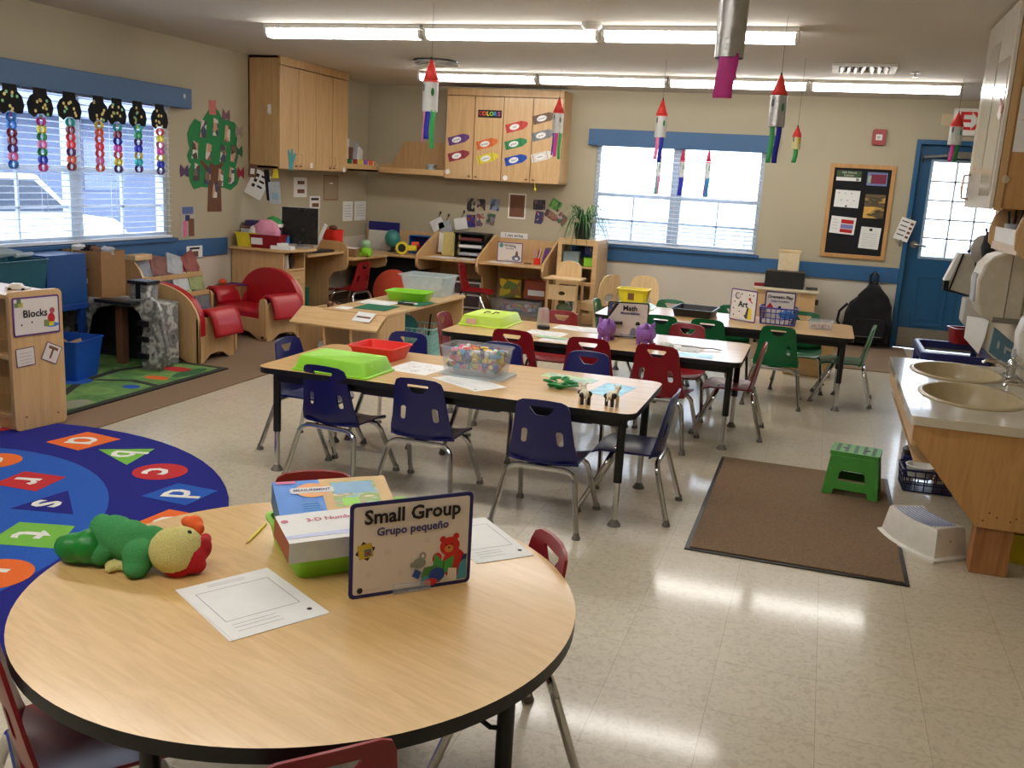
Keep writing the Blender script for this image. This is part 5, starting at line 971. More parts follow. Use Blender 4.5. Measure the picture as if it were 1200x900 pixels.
t = wall_desk('maple wall desk holding the yellow folder and black organiser', -4.187, -3.5); divider(t, -3.5)
t = wall_desk('maple wall desk with the Writing sign', -3.487, -2.76); divider(t, -2.76)
t = thing('writing_desk', 'maple desk return along the left wall with a rounded end', 'desk', (0,0,.008), 0, 'maple wall desks')
MB().slab([(XL+.01,8.77),(-4.62,8.77),(-4.56,8.82),(-4.52,9.55),(-4.56,9.6),(XL+.01,9.6)], .025, OAK, mp=lambda u, v, w: (u, v, .545+w)).build('top', t, bevel=.004); MB().slab([(0,.43),(.5,.43),(.6,.46),(.62,.52),(.6,.57),(0,.57)], .025, OAKV, mp=lambda u, v, w: (XL+.01+u, 9.6-w, v-.02)).build('end_panel', t, bevel=.003)
solo(MB().slab([(-5.1,0),(-4.22,0),(-4.22,.52),(-5.1,.52)], .01, BLKC, mp=lambda u, v, w: (u, 9.85-w, v+.008)), 'dark_void_sheet', 'black sheet standing in for the dark void under the corner wall desk', 'cloth')  # flat black sheet added to stand for the dark void below the desk
t = thing('round_cushion', 'round navy and orange floor cushion leaning under the desks', 'cushion', (-4.42,9.45,.008)); R = Matrix.Rotation(1.25, 3, 'X') @ RZ(.4)
MB().lathe([(0,-.05),(.17,-.05),(.215,-.02),(.22,0)], mat('cushion_navy', (30,36,110), .8), (0,0,.21), 32, R=R).build('navy_half', t); MB().lathe([(.22,0),(.215,.02),(.17,.05),(0,.05)], mat('cushion_orange', (190,70,44), .8), (0,0,.21), 32, R=R).build('orange_half', t)
# desk-top things
def onx(px, py, z): return at_z(px, py, z)
tray('yellow_basket', 'yellow plastic bin at the left end of the pedestal desk', (-5.02,7.65,.726), PI/2+.2, .20, .22, .13, YEL, .015, 'basket')
solo(MB().tube([(-.09,0,.0),(-.09,0,.1),(.09,0,.1),(.09,0,0)], .012, BRN, 8).b2((-.08,-.03,0),(.08,.0,.085), GREYP), 'woven_pouch', 'grey pouch with a brown handle standing in the yellow bin', 'pouch', (-5.02,7.65,.80), .3)
tray('red_bin', 'red plastic bin with a white label on the pedestal desk', (-4.83,7.66,.726), .15, .30, .2, .12, RED, .012, 'bin', lbl=[('f', -.13, -.02, PAPER)])
solo(MB().ball((0,0,.02), (.13,.08,.10), PINK, 12, 8, wob=.25), 'pink_cloth', 'pink and white cloth bundled in the red bin', 'cloth', (-4.85,7.66,.86)); solo(MB().ball((0,0,0), (.05,.04,.06), WHITE, 12, 8, wob=.3), 'white_cloth', 'white cloth at the left of the red bin', 'cloth', (-4.97,7.64,.86))
t = thing('toy_doll', 'doll with a green and white hat behind the red bin', 'doll', (-4.86,7.78,.84)); MB().ball((0,0,.05), (.06,.05,.06), mat('doll_skin', (224,160,120), .6), 14, 10).build('head', t); MB().lathe([(.085,.08),(.08,.12),(.05,.15),(0,.17)], GRN, n=20).build('hat', t); MB().lathe([(.09,.07),(.092,.1),(.085,.1)], PAPER, n=20, cap=False).build('hat_brim', t); MB().b2((-.05,-.04,-.12),(.05,.04,0), YEL).build('body', t, bevel=.02)
boxthing('blue_box', 'navy box behind the yellow bin on the pedestal desk', (-5.04,7.83,.84), RZ(.2), (.22,.14,.23), (NAVY, mat('navy_violet', (56,44,90), .5), NAVY)); boxthing('blue_box', 'small blue and yellow box right of the red bin', (-4.74,7.76,.78), RZ(.3), (.1,.06,.11), (YEL, SKY, SKY))
boxthing('white_box', 'flat white box in front of the monitor', (-4.66,7.62,.74), RZ(.2), (.19,.12,.035), (PAPER, PAPER, PAPER)); solo(MB().box((0,0,.012), (.1,.07,.024), WHITE), 'white_device', 'small white device lying on the flat white box', 'device', (-4.66,7.62,.758), .5, bevel=.004)
t = thing('computer_monitor', 'dark flat monitor in a pale frame on the pedestal desk', 'monitor', (-4.66,7.92,.726), .32)
MB().b2((-.175,-.015,.03),(.175,.02,.375), mat('monitor_shell', (190,190,186), .4)).build('shell', t, bevel=.006); MB().b2((-.165,-.018,.035),(.172,-.014,.37), mat('monitor_screen', (30,31,34), .15)).build('screen', t, smooth=0); MB().b2((-.09,-.06,0),(.09,.09,.012), GREYP).b2((-.03,.015,.01),(.03,.035,.2), GREYP).build('stand', t)
boxthing('paper_folder', 'purple folder standing left of the monitor', (-4.86,7.90,.84), RZ(.2), (.12,.02,.22), (VIO, VIO, VIO))
for k in range(4): solo(MB().box((0,0,.15), (.035,.24,.36-.03*k), (PAPER, GREYP, CREAM, PAPER)[k], R=Matrix.Rotation(.15+.09*k, 3, 'Y')), 'paper_stack', '%s upright paper folder right of the monitor' % ('white', 'grey', 'cream', 'rightmost white')[k], 'papers', (-4.80+.055*k,8.1+.05*k,.66), .5)
solo(MB().slab(rrect(.3,.14,.02), .02, BLKP), 'keyboard', 'black keyboard on the lower keyboard desk', 'keyboard', (-4.72,8.42,.655), 1.5, bevel=.003)
t = thing('red_bucket', 'bright red plastic basket on the left wall desk return', 'basket', (-4.93,9.05,.58)); MB().lathe([(0,0),(.09,0),(.105,.25),(.11,.25),(.11,.26),(.1,.26),(.085,.01),(0,.01)], REDT, n=28, sx=1.1, sy=.8).build('body', t); MB().ball((0,0,.275), (.05,.04,.03), BRN, 10, 6).build('toy_inside', t); MB().lathe([(.1,.12),(.109,.13),(.1,.14)], RED, n=28, sx=1.1, sy=.8, cap=False).build('band', t)
solo(MB().box((0,0,.1), (.12,.012,.2), YEL, R=Matrix.Rotation(.2, 3, 'X')), 'yellow_card', 'yellow card propped behind the red basket', 'card', (-5.1,8.95,.66), .4)
boxthing('paper_tray', 'brown paper tray with white papers on the desk return', (-4.72,9.0,.62), RZ(.2), (.22,.2,.09), (PAPER, KRAFT, KRAFT))
t = thing('toy_turtle', 'bright green plastic toy on the desk return', 'toy', (-4.56,9.1,.579)); MB().ball((0,0,.05), (.07,.06,.05), LIME, 16, 10).build('body', t); MB().ball((-.02,.02,.13), (.055,.05,.05), mat('toy_pale_green', (150,190,150), .4), 16, 10).build('head', t)
for sx in (-1,1): MB().ball((.05*sx,-.03,.025), (.022,.022,.025), LIME, 10, 8).build('foot', t)
bwall('royal blue board leaning against the wall on the corner desk', 450, 275, .4, .3, mat('board_blue', (24,26,110), .5), 0, name='blue_board', cat='board', Y=YB-.04); boxthing('white_board', 'white rectangular panel in front of the royal blue board', (-4.87,10.08,.69), RZ(0) @ Matrix.Rotation(-.15, 3, 'X'), (.31,.02,.22), (GREYP, mat('panel_white', (196,194,188), .5), GREYP))
t = thing('toy_globe', 'small blue-green toy globe on the corner desk', 'toy', (-4.66,9.95,.579)); MB().lathe([(0,0),(.06,0),(.02,.02),(.015,.06)], BLKP, n=16).build('base', t); MB().ball((0,0,.15), (.09,.09,.1), patch('globe_print', [(50,120,150),(60,140,120),(40,100,140)], 12, .3, 'NOISE'), 20, 14).build('sphere', t)
t = thing('toy_truck', 'yellow and red toy vehicle on the corner desk', 'toy', (-4.46,9.80,.579), .3); MB().tube([(0,-.09+.0,.07),(0,-.03,.07)], .07, YEL, 16).build('drum', t); MB().tube([(0,-.092,.07),(0,-.088,.07)], .045, BLKP, 16).build('drum_opening', t); MB().b2((.03,-.05,.04),(.16,.02,.1), YEL).b2((.1,-.04,.1),(.18,.01,.14), ORG).build('body', t, bevel=.008); MB().ball((.17,-.02,.09), (.03,.03,.03), RED, 10, 8).build('nose', t)
t = thing('blue_box', 'open bright blue box on the corner desk', 'box', (-4.34,10.06,.579)); MB().slab(rect(-.13,.13,0,.2), .16, mat('box_royal', (16,90,170), .45), [rect(-.12,.12,.01,.19)], mp=lambda u, v, w: (u, .08-w, v)).build('shell', t, smooth=0); MB().b2((-.13,.07,0),(.13,.085,.2), NAVY).build('back', t, smooth=0)
solo(MB().box((0,0,.13), (.21,.01,.26), mat('folder_yellow', (206,190,120), .6), R=Matrix.Rotation(-.12, 3, 'X')), 'yellow_folder', 'pale yellow folder propped on the middle wall desk', 'folder', (-3.97,10.04,.582)); solo(MB().box((0,0,.14), (.14,.008,.22), PAPER, R=Matrix.Rotation(-.12, 3, 'X')), 'white_folder', 'white papers left of the pale yellow folder', 'papers', (-4.1,10.14,.572))
t = thing('paper_organiser', 'black three-tier paper organiser on the middle wall desk', 'organiser', (-3.72,10.07,.579), -.02)
MB().b2((-.18,-.12,0),(-.17,.12,.27), BLKP).b2((.17,-.12,0),(.18,.12,.27), BLKP).b2((-.18,.11,0),(.18,.12,.27), BLKP).b2((-.19,-.13,.26),(.19,.12,.275), BLKP).build('case', t, smooth=0)
for z in (.02,.1,.18): MB().b2((-.17,-.12,z),(.17,.11,z+.006), BLKP).build('shelf', t, smooth=0)
for k, (z, mm, nm) in enumerate(((.12,PAPER,'white'),(.2,mat('paper_maroon', (110,50,50), .7),'maroon'),(.035,GREYP,'grey'))): solo(MB().box((0,0,.015), (.26,.18,.03), mm), 'paper_stack', '%s stack of papers in the black organiser' % nm, 'papers', (-3.72,10.05,.579+z-.008), .05)
sheet('white sheets lying at the front of the middle wall desk', [(-4.1,9.68),(-3.82,9.68),(-3.82,9.86),(-4.1,9.86)], z=.579, n=2); sheet('white sheets lying in front of the black organiser', [(-3.78,9.68),(-3.55,9.68),(-3.55,9.88),(-3.78,9.88)], z=.579, n=2)
def d_wr(sh, tx, W, Hh): tx('Writing', .042, .0, .175, INK, .0008); tx('Escritura', .024, .0, .145, NAVT, .0004); sh(ell(-.1,.175,.025,.025,14), mat('sign_green', (80,140,120), .6)); sh(ell(.075,.045,.05,.03,16), mat('sign_slate', (90,104,130), .6)); sh([(.06,.06),(.1,.06),(.09,.12),(.07,.12)], BRN); sh(ell(.08,.04,.02,.014,10), PAPER)
sign('writing_sign', 'Writing sign standing on the right-hand wall desk', (-3.375,9.9,.579), (-3.085,9.9,.579), .21, VIO, d_wr, face=SIGNF)
sheet('white sheet lying in front of the Writing sign', [(-3.4,9.66),(-3.15,9.66),(-3.15,9.82),(-3.4,9.82)], z=.579)
solo(MB().b2((-.04,-.02,0),(.04,.02,.012), BRN), 'eraser', 'small brown eraser right of the Writing sign', 'eraser', (-3.0,9.85,.579), bevel=.003)
t = thing('pen_cup', 'red pen holder with pencils at the right of the writing desk', 'pen holder', (-2.9,9.84,.579)); MB().lathe([(0,0),(.035,0),(.035,.07),(.03,.07),(.03,.008),(0,.008)], REDT, n=18).build('cup', t)
for k in range(6): MB().cyl((.012*math.cos(k),.012*math.sin(k),.01),(.05*math.cos(k*1.3),.03*math.sin(k),.15+.01*(k % 3)),.004, (RED, BRN, PINK, GREYP, RED, PAPER)[k], 6).build('pencil', t)
boxthing('magazine_holder', 'dark magazine holder at the right end of the writing desk', (-2.82,9.95,.67), RZ(.1) @ Matrix.Rotation(.2, 3, 'Y'), (.05,.2,.17), (BLKP, VIO, VIO))
boxthing('yellow_toy_bag', 'see-through bag of yellow and green toys under the writing desk', (-3.22,10.06,.285), RZ(0), (.25,.2,.2), (patch('bag_toys', [(200,180,50),(110,130,60),(220,190,40),(140,110,60)], 14),)*3)
boxthing('orange_bin', 'orange bin with a white label under the writing desk', (-2.93,10.08,.285), RZ(0), (.27,.22,.2), (ORG, mat('bin_brown_orange', (150,70,40), .6), ORG), prints=lambda q, x, y, z: q.b2((-.09,-y-.002,-.06),(.1,-y-.0005,.0), PAPER))
t = tray('clear_bin', 'long clear bin of mixed toys on the floor under the writing desk', (-3.12,9.98,.010), 0, .58, .34, .165, CLEAR, .02, 'bin'); toys('loose_toys', 'mixed coloured toys inside the long clear floor bin', (-3.12,9.98,.016), .50,.26,.13, 70, MIX, 12, .06)
boxthing('grey_drawer_box', 'grey drawer unit under the middle wall desk', (-3.72,10.08,.17), RZ(0), (.34,.3,.30), (mat('drawer_grey', (150,150,150), .4), mat('drawer_side', (96,80,84), .5), GREYP), prints=lambda q, x, y, z: q.slab(rect(-x,x,-z,z), .004, PAPER, [rect(-x+.02,x-.02,.01,z-.02), rect(-x+.02,x-.02,-z+.02,-.01)], mp=lambda u, v, w: (u, -y-.001-w, v)))
# ================================================================ CUBBY TABLE AND BACK OF THE ROOM
t = thing('cubby_table', 'low maple cubby table with a slanted front flap in the middle of the carpet', 'table', (-3.2,6.8,.008), -.03)
MB().b2((-.17,-.72,.445),(.34,.76,.468), OAK).build('top', t, bevel=.004)
for y in (.72,): MB().b2((-.16,y,0),(.33,y+.022,.445), OAKV).build('end_panel', t, smooth=0)
MB().slab([(-.72,.445),(-.69,.468),(-.84,.365),(-.855,.38)][0:0]+[(-.70,.470),(-.72,.452),(-.865,.358),(-.875,.372)], .70, OAK, mp=lambda u, v, w: (-.35+w, u, v)).build('front_flap', t, bevel=.003)
for x in (-.34,-.12,.1,.32): MB().slab([(-.40,0),(-.40,.445),(-.70,.445),(-.80,.36),(-.80,.3),(-.74,.0)], .02, OAKV, mp=lambda u, v, w: (x+w, u, v)).build('divider', t, smooth=0)
MB().b2((-.34,-.78,.05),(.34,-.40,.07), OAK).build('cubby_floor', t, smooth=0)
q = MB().slab(rect(-.075,.075,-.05,.05), .001, PAPER); 
o = thing('paper_label', 'white label lying on the slanted flap of the cubby table', 'label', (-3.03,6.03,.452)); o.rotation_euler = (.57, 0, -.15); q.slab(rect(-.06,.06,-.012,.006), .0005, BRN, mp=lambda u, v, w: (u, v, .001+w)).build('card', o, smooth=0)
for k, x in enumerate((-3.42,-3.2,-2.98)): solo(MB().ball((0,0,.07), (.075,.10,.07), (GREYP, mat('puzzle_tan', (150,120,90), .6), GREYP)[k], 10, 7, wob=.3), 'stuffed_bag', 'soft grey bag in the %s cubby under the flap' % ('left','middle','right')[k], 'bag', (x,6.22,.08))
t = tray('clear_tub', 'large translucent storage tub at the far end of the cubby table', (-3.10,7.36,.477), 0, .40, .30, .17, CLEAR2, .03, 'tub', lip=.02)
toys('loose_toys', 'pale toys inside the large translucent tub', (-3.12,7.36,.482), .32, .20, .11, 40, [(190,180,150),(210,206,196),(160,150,120)], 20, .05)
tray('lime_tray', 'bright lime tray in front of the translucent tub on the cubby table', (-3.08,6.93,.477), .05, .34, .22, .075, LIME, .025, 'tray')
solo(MB().slab(rect(-.13,.13,-.15,.15), .002, mat('green_felt', (10,96,64), .9)), 'felt_mat', 'dark green felt sheet on the cubby table', 'felt', (-3.1,6.38,.477), .05, smooth=0)
solo(MB().slab(rect(-.13,.13,-.15,.15), .002, mat('green_felt', (10,96,64), .9)), 'felt_mat', 'dark green felt sheet partly under the lime tray', 'felt', (-2.98,6.78,.4772), -.1, smooth=0)
sheet('white sheet between the two dark green felt pieces', [(-3.33,6.5),(-3.06,6.5),(-3.06,6.72),(-3.33,6.72)], z=.480); solo(MB().cyl((-.06,0,.01),(.06,.02,.01),.009, BLKP, 10).cyl((-.02,.03,.01),(.08,.05,.01),.009, PAPER, 10), 'marker', 'black and white markers lying on the cubby table', 'marker', (-2.97,6.6,.4815))
sheet('white scrap of paper at the left edge of the cubby table', [(-3.33,6.14),(-3.22,6.14),(-3.22,6.26),(-3.33,6.26)], z=.477, lines=False)
t = basket('teal_basket', 'pale teal plastic basket under the right side of the cubby table', (-3.05,7.0,.008), .1, .40, .34, .26, mat('pale_teal_plastic', (150,200,196), .4), 9, 5, .03); MB().slab(rrect(.35,.25,.02), .2, mat('pale_teal_plastic', (150,200,196), .4), [rrect(.345,.245,.02)]).build('inner_wall', t, smooth=0)
solo(MB().lathe([(0,0),(.10,.0),(.12,.06),(.0,.05)], mat('teal_dish', (40,140,140), .4), n=20, R=Matrix.Rotation(1.2, 3, 'X')), 'teal_dish', 'teal dish standing in the pale teal basket', 'dish', (-3.12,6.98,.22)); solo(MB().box((0,0,.12), (.2,.02,.24), GREYP, R=Matrix.Rotation(-.3, 3, 'X')), 'grey_board', 'grey board leaning in the pale teal basket', 'panel', (-3.05,6.92,.03)); solo(MB().cyl((0,0,0),(.03,.0,.34),.008, BLACK, 8), 'dark_rod', 'thin dark rod standing in the pale teal basket', 'rod', (-2.96,7.02,.03))
# tower shelf, plant, small chairs
t = thing('tower_shelf', 'tall open maple shelf below the spider plant', 'shelf', (-2.43,9.72,.008))
MB().slab(rect(-.215,.215,0,.88), .025, OAK, [rect(-.17,.165,.10,.40), rect(-.17,.165,.44,.82)], mp=lambda u, v, w: (u, .025-w, v)).build('front_frame', t, bevel=.003)
for x in (-.215,.195): MB().b2((x,.025,0),(x+.02,.50,.88), OAKV).build('side_panel', t, smooth=0)
for z in (.08,.41,.58,.86): MB().b2((-.195,.025,z),(.195,.5,z+.018), OAK).build('shelf', t, smooth=0)
for k, (c, nm, x, z, d) in enumerate(((mat('tub_grey', (150,170,176), .4),'grey-blue box',-.09,.60,(.17,.12,.14)),(LIME,'bright green box',.1,.60,(.1,.12,.09)),(NAVY,'navy box',.11,.72,(.11,.1,.09)),(BRN,'brown box',-.05,.43,(.2,.15,.1)),(PAPER,'white carton',-.1,.10,(.05,.1,.2)),(PAPER,'narrow white carton',-.02,.10,(.04,.1,.19)))):
    solo(MB().box((0,0,d[2]/2), d, c), 'shelf_box', nm+' on the tall open shelf', 'box', (-2.43+x,9.86,z+.009 if z > .3 else .107), .1, bevel=.003)
t = thing('spider_plant', 'spider plant in a black pot on top of the tall open shelf', 'plant', (-2.42,9.86,.888)); MB().lathe([(0,0),(.075,0),(.10,.15),(.105,.15),(.105,.17),(.092,.17),(.088,.15),(0,.14)], BLKP, n=24).build('pot', t)
random.seed(21); LF = mat('spider_leaf', (62,106,58), .5, var=.3); LF2 = mat('spider_leaf_pale', (140,170,110), .5, var=.2); q = MB()
for k in range(62):
    a = random.random()*2*PI; L_ = .16+random.random()*.2; lift = .03+random.random()*.17; V = []
    for i in range(7):
        f = i/6; r = .02+L_*f*(1-.12*f); z = .15+lift*math.sin(min(1, f*1.35)*PI*.62)*1.3-(.30*f**3)*(1.2-lift*3); wd_ = .011*(1-f*.9)+.001; cx, cy = r*math.cos(a), r*math.sin(a)
        for s in (-1, 1): V.append((cx-s*wd_*math.sin(a), cy+s*wd_*math.cos(a), z+.002*s))
    q.add(V, [(2*i,2*i+1,2*i+3,2*i+2) for i in range(6)], LF if k % 4 else LF2)
o = q.build('foliage', t, solid=.001); o['kind'] = 'stuff'
t = thing('doll_high_chair', 'small maple doll high chair in front of the tall open shelf', 'toy chair', (-2.42,9.28,.008))
for x in (-.16,.14):
    for y in (-.13,.11): MB().b2((x,y,0),(x+.02,y+.02,.51), OAKV).build('leg', t, bevel=.002)
MB().b2((-.19,-.15,.50),(.18,.14,.518), LWOOD).build('tray_top', t, bevel=.004); MB().slab([(-.13,0),(.13,0),(.13,.09)]+[(.13*math.cos(a), .09+.07*math.sin(a)) for a in [PI*i/10 for i in range(1,10)]]+[(-.13,.09)], .02, LWOOD, mp=lambda u, v, w: (u, .13-w, .518+v)).build('backrest', t, bevel=.003)
MB().slab(rect(-.14,.14,.30,.45), .014, LWOOD, [ell(0,.37,.035,.02,14)], mp=lambda u, v, w: (u, -.13-w+.014, v)).build('front_panel', t, smooth=0); MB().b2((-.15,-.13,.14),(.15,.12,.155), LWOOD).build('lower_shelf', t, smooth=0)
solo(MB().ball((0,0,.05), (.08,.06,.055), mat('moss_toy', (90,100,70), .8), 12, 8, wob=.4), 'soft_toy', 'dark green soft toy on the lower shelf of the doll high chair', 'soft toy', (-2.41,9.27,.163))
def birch_chair(label, loc, rz):
    t = thing('birch_chair', label, 'chair', loc, rz, 'pale moulded wooden chairs'); mpk = lambda u, v, w: (u, -.14-.14*v+.7*u*u-w, .27+v)
    MB().slab([(-.13,0),(.13,0),(.15,.1),(.145,.22),(.11,.29),(.05,.31),(-.05,.31),(-.11,.29),(-.145,.22),(-.15,.1)], .014, LWOOD, [rrect(.15,.10,.05,6,0,.065)], mp=mpk, step=.05).build('backrest', t); MB().slab(rrect(.33,.32,.06,6), .016, LWOOD, mp=lambda u, v, w: (u, v, .262+w)).build('seat', t, bevel=.004)
    for s in (-1,1): MB().slab([(-.15,0),(-.11,0),(-.09,.2),(.09,.2),(.11,0),(.15,0),(.15,.262),(-.15,.262)], .016, LWOOD, mp=lambda u, v, w: (s*.145-.008+w, u, v)).build('leg_frame', t, bevel=.004)
    return t
bc = birch_chair('pale wooden chair facing left beside the tall open shelf', (-2.12,9.45,.008), math.radians(60)); dup(bc, (-1.60,9.35,.008), math.radians(200), 'pale wooden chair behind the yellow basket, under the window')
# rolling cart by the wall
t = thing('storage_cart', 'maple storage cart under the window rail with a printer on top', 'cart', (-.285,9.9,.008)); MB().b2((-.31,-.28,.53),(.31,.28,.555), mat('cart_top', (206,192,164), .35)).build('top', t, bevel=.006); MB().b2((-.28,-.26,.06),(.28,.26,.53), OAKV).build('body', t, smooth=0)
for x in (-.25,.25):
    for y in (-.22,.22): MB().cyl((x-.012,y,.028),(x+.012,y,.028),.028, BLKP, 14).build('caster', t)
for z in (.25,.42): MB().b2((.28,-.2,z),(.31,-.17,z+.05), BLACK).build('clip', t)
boxthing('printer', 'black printer on the maple cart', (-.315,9.86,.645), RZ(-.02), (.37,.3,.16), (mat('printer_top', (40,36,34), .4), BLKP, BLKP)); boxthing('beige_box', 'beige lidded box on top of the printer', (-.30,9.95,.825), RZ(0), (.20,.18,.195), (LWOOD, mat('beige_card', (216,196,160), .6), LWOOD), prints=lambda q, x, y, z: q.b2((-x-.006,-y-.006,z-.012),(x+.006,y+.006,z+.004), LWOOD))
solo(MB().box((0,0,.015), (.1,.06,.03), RED), 'red_case', 'small red case left of the printer', 'case', (-.555,9.78,.563), .1, bevel=.004); solo(MB().box((0,0,.012), (.11,.06,.024), mat('dark_grey_case', (60,58,56), .5)), 'dark_case', 'small dark grey case right of the printer', 'case', (-.05,9.78,.563), 0, bevel=.003)
solo(MB().b2((-.19,-.16,0),(.19,.16,.35), mat('kraft_pale', (196,160,110), .7)), 'cardboard_box', 'plain tan box under the right end of the far table', 'box', (-.02,8.3,0), .1, bevel=.003)
# ================================================================ HANGING THINGS
THR = mat('thread', (70,70,70), .8); SHEER = thin('sheer_tube', (222,224,220), .8, .35); FOIL = mat('crinkled_foil', (176,174,172), .3, .6, .1, 40, .35); CORAL = mat('coral_paper', (236,60,54), .5); DMARK = mat('grey_marks', (120,124,126), .6)
def streamer(t, c, x, y, z0, L_, w, a, k):
    def fn(u, v): d = v*L_; return (x+(u-.5)*w*math.cos(a)+.005*math.sin(v*4+k), y+(u-.5)*w*math.sin(a)+.005*math.cos(v*5+k), z0-d)
    MB().grid(fn, 2, 8, c).build('streamer', t, solid=.001)
def windsock(label, x, y, ztop, L_, r, cols, tube=None, marks=GRN, ceil=True, lift=.12, zb=None, sl=None, top=None):
    top = top or CORAL
    t = thing('windsock', label, 'windsock', (x, y, 0), 0, 'windsocks hanging from the ceiling'); tube = tube or SHEER; zt = ztop-lift*L_/.5; zb = zb or ztop-L_*.60; sl = sl or L_*.42
    MB().tube([(0,0,ztop),(0,0,H if ceil else ztop+.03)], .0012, THR, 5).build('thread', t); MB().ball((0,0,ztop), (.006,.006,.012), BLACK, 8, 6).build('clip', t)
    MB().tube([(0,0,ztop-.005),(0,0,zt+.004)], [.008, r*.98], top, 16, caps=False).build('cone', t, solid=.001)
    q = MB(); n = 18; q.tube([(0,0,zt),(0,0,zb)], r, tube, n, caps=False); q.tube([(0,0,zt),(0,0,zt-.012)], r+.001, CORAL if tube is not FOIL else tube, n, caps=False)
    for k in range(5): a = k*1.3-2.2; q.slab(ell(0,0,.010,.024,10), .0006, marks if k % 2 else DMARK, mp=lambda u, v, w: ((r+.001)*math.cos(a+u/r), (r+.001)*math.sin(a+u/r), zt-(zt-zb)*(.25+.13*k)+v))
    q.build('tube', t)
    for k, (c, f, *wd_) in enumerate(cols):
        a = -PI/2+(k-(len(cols)-1)/2)*.9; streamer(t, c, r*.85*math.cos(a), r*.85*math.sin(a), zb+.01, sl*f, wd_[0] if wd_ else .032, a+PI/2, k)
    return t
BLUS = mat('streamer_blue', (28,40,170), .6); PNKS = mat('streamer_pink', (226,120,160), .6); GRNS = mat('streamer_green', (50,170,90), .6); MAGS = mat('streamer_magenta', (206,60,150), .6); TURQ = mat('streamer_turquoise', (40,180,170), .6)
windsock('coral-topped windsock with pink, blue and green streamers in front of the left ceiling vent', -2.31, 5.4, 2.13, .50, .046, [(PNKS,.9),(BLUS,.8),(GRNS,1.05)])
windsock('coral-topped windsock in front of the crayon cut-outs', -2.33, 8.3, 2.18, .50, .048, [(BLUS,.95),(MAGS,1),(GRNS,1.1)], marks=DMARK)
windsock('coral-topped windsock hanging before the blue valance of the back window', -1.32, 7.7, 2.14, .48, .046, [(PNKS,.9),(BLUS,1.0)])
windsock('silver windsock with wide green and blue streamers at the right edge of the back window', -.335, 5.8, 2.13, .48, .047, [(GRN,1.05),(BLUS,1.05)], FOIL)
windsock('small yellow-tubed windsock with a green streamer, right of the silver one', -.275, 7.5, 1.96, .27, .033, [(GRN,.95)], mat('pale_yellow_tube', (216,206,150), .4), marks=YEL)
windsock('largest windsock, silver with a broad pink streamer at the top of the photo', -.33, 3.0, 2.36, .60, .043, [(BLUS,1.0,.008),(MAGS,1.1,.056),(VIO,.6,.008)], FOIL, zb=1.855, sl=.115)
windsock('coral-topped windsock in front of the exit sign', .90, 8.5, 2.18, .42, .05, [(MAGS,.8),(GRN,.8)], marks=TURQ)
for x, cs, lab in ((-1.73,[(TURQ,1),(PNKS,1)],'leftmost of the three slim windsocks in the back window'),(-1.485,[(BLUS,1),(BLUS,1)],'middle of the three slim windsocks in the back window'),(-1.22,[(MAGS,.9),(SKY,1),(TURQ,1)],'rightmost of the three slim windsocks in the back window')):
    windsock(lab, x, 10.17, 1.862, .47, .027, cs, ceil=False, top=mat('crimson_paper', (206,40,84), .5))
# paper chains in the left window
CH = [MAG, WHITE, RED, SKY, VIO, PNKS, GRN, ORG, YEL, BLUS, TURQ, CORAL]; random.seed(5); DOT = mat('gold_dots', (226,206,120), .4); DOTG = mat('mint_dots', (130,206,140), .4)
where = ['at the left edge of the photo','second from the left','third from the left','just right of the window post','fifth from the left','sixth from the left','nearest the paper tree']
LT = [(5.01,.0),(5.26,.04),(5.52,.0),(5.80,.0),(5.99,.01),(6.215,-.01),(6.47,.02)]
for k, (y, zb) in enumerate(LT):
    t = thing('paper_chain', 'paper chain under a black spotted cut-out, %s' % where[k], 'paper chain', (XL+.115, y, 1.78), 0, 'paper chains in the left window'); s = .9 if k > 2 else 1
    pl = [(a*s*1.15, b*1.04) for a, b in ((-.05,.10),(.05,.10),(.055,.06),(.085,.035),(.1,-.02),(.085,-.07),(.045,-.075),(.02,-.06),(-.02,-.062),(-.05,-.085),(-.09,-.06),(-.1,.0),(-.075,.045),(-.05,.06))]
    q = MB().slab(pl, .002, mat('black_card', (14,14,16), .95), mp=lambda u, v, w: (-w, u, v))
    for i in range(9): q.slab(ell((random.random()-.5)*.13*s, (random.random()-.5)*.13, .011, .011, 10), .0008, DOT if random.random() < .7 else DOTG, mp=lambda u, v, w: (w, u, v))
    q.build('black_cutout', t, smooth=0); n = 7; z = -.10
    MB().tube([(0,0,-.07),(0,0,-.10)], .008, random.choice(CH), 6).build('tab', t)
    for i in range(n):
        r = .0255; c = random.choice(CH); R = RZ(PI/2 if i % 2 else .1); zz = z-.05*i-zb*.3
        P = [R @ Vector((r*math.cos(a*PI/8), 0, r*math.sin(a*PI/8)*1.1)) for a in range(16)]; V = []
        for p in P: d = R @ Vector((0, .018, 0)); V += [p+d+Vector((0,0,zz)), p-d+Vector((0,0,zz))]
        MB().add(V, [(2*a,2*a+1,(2*a+3) % 32,(2*a+2) % 32) for a in range(16)], c).build('link', t, solid=.0015)
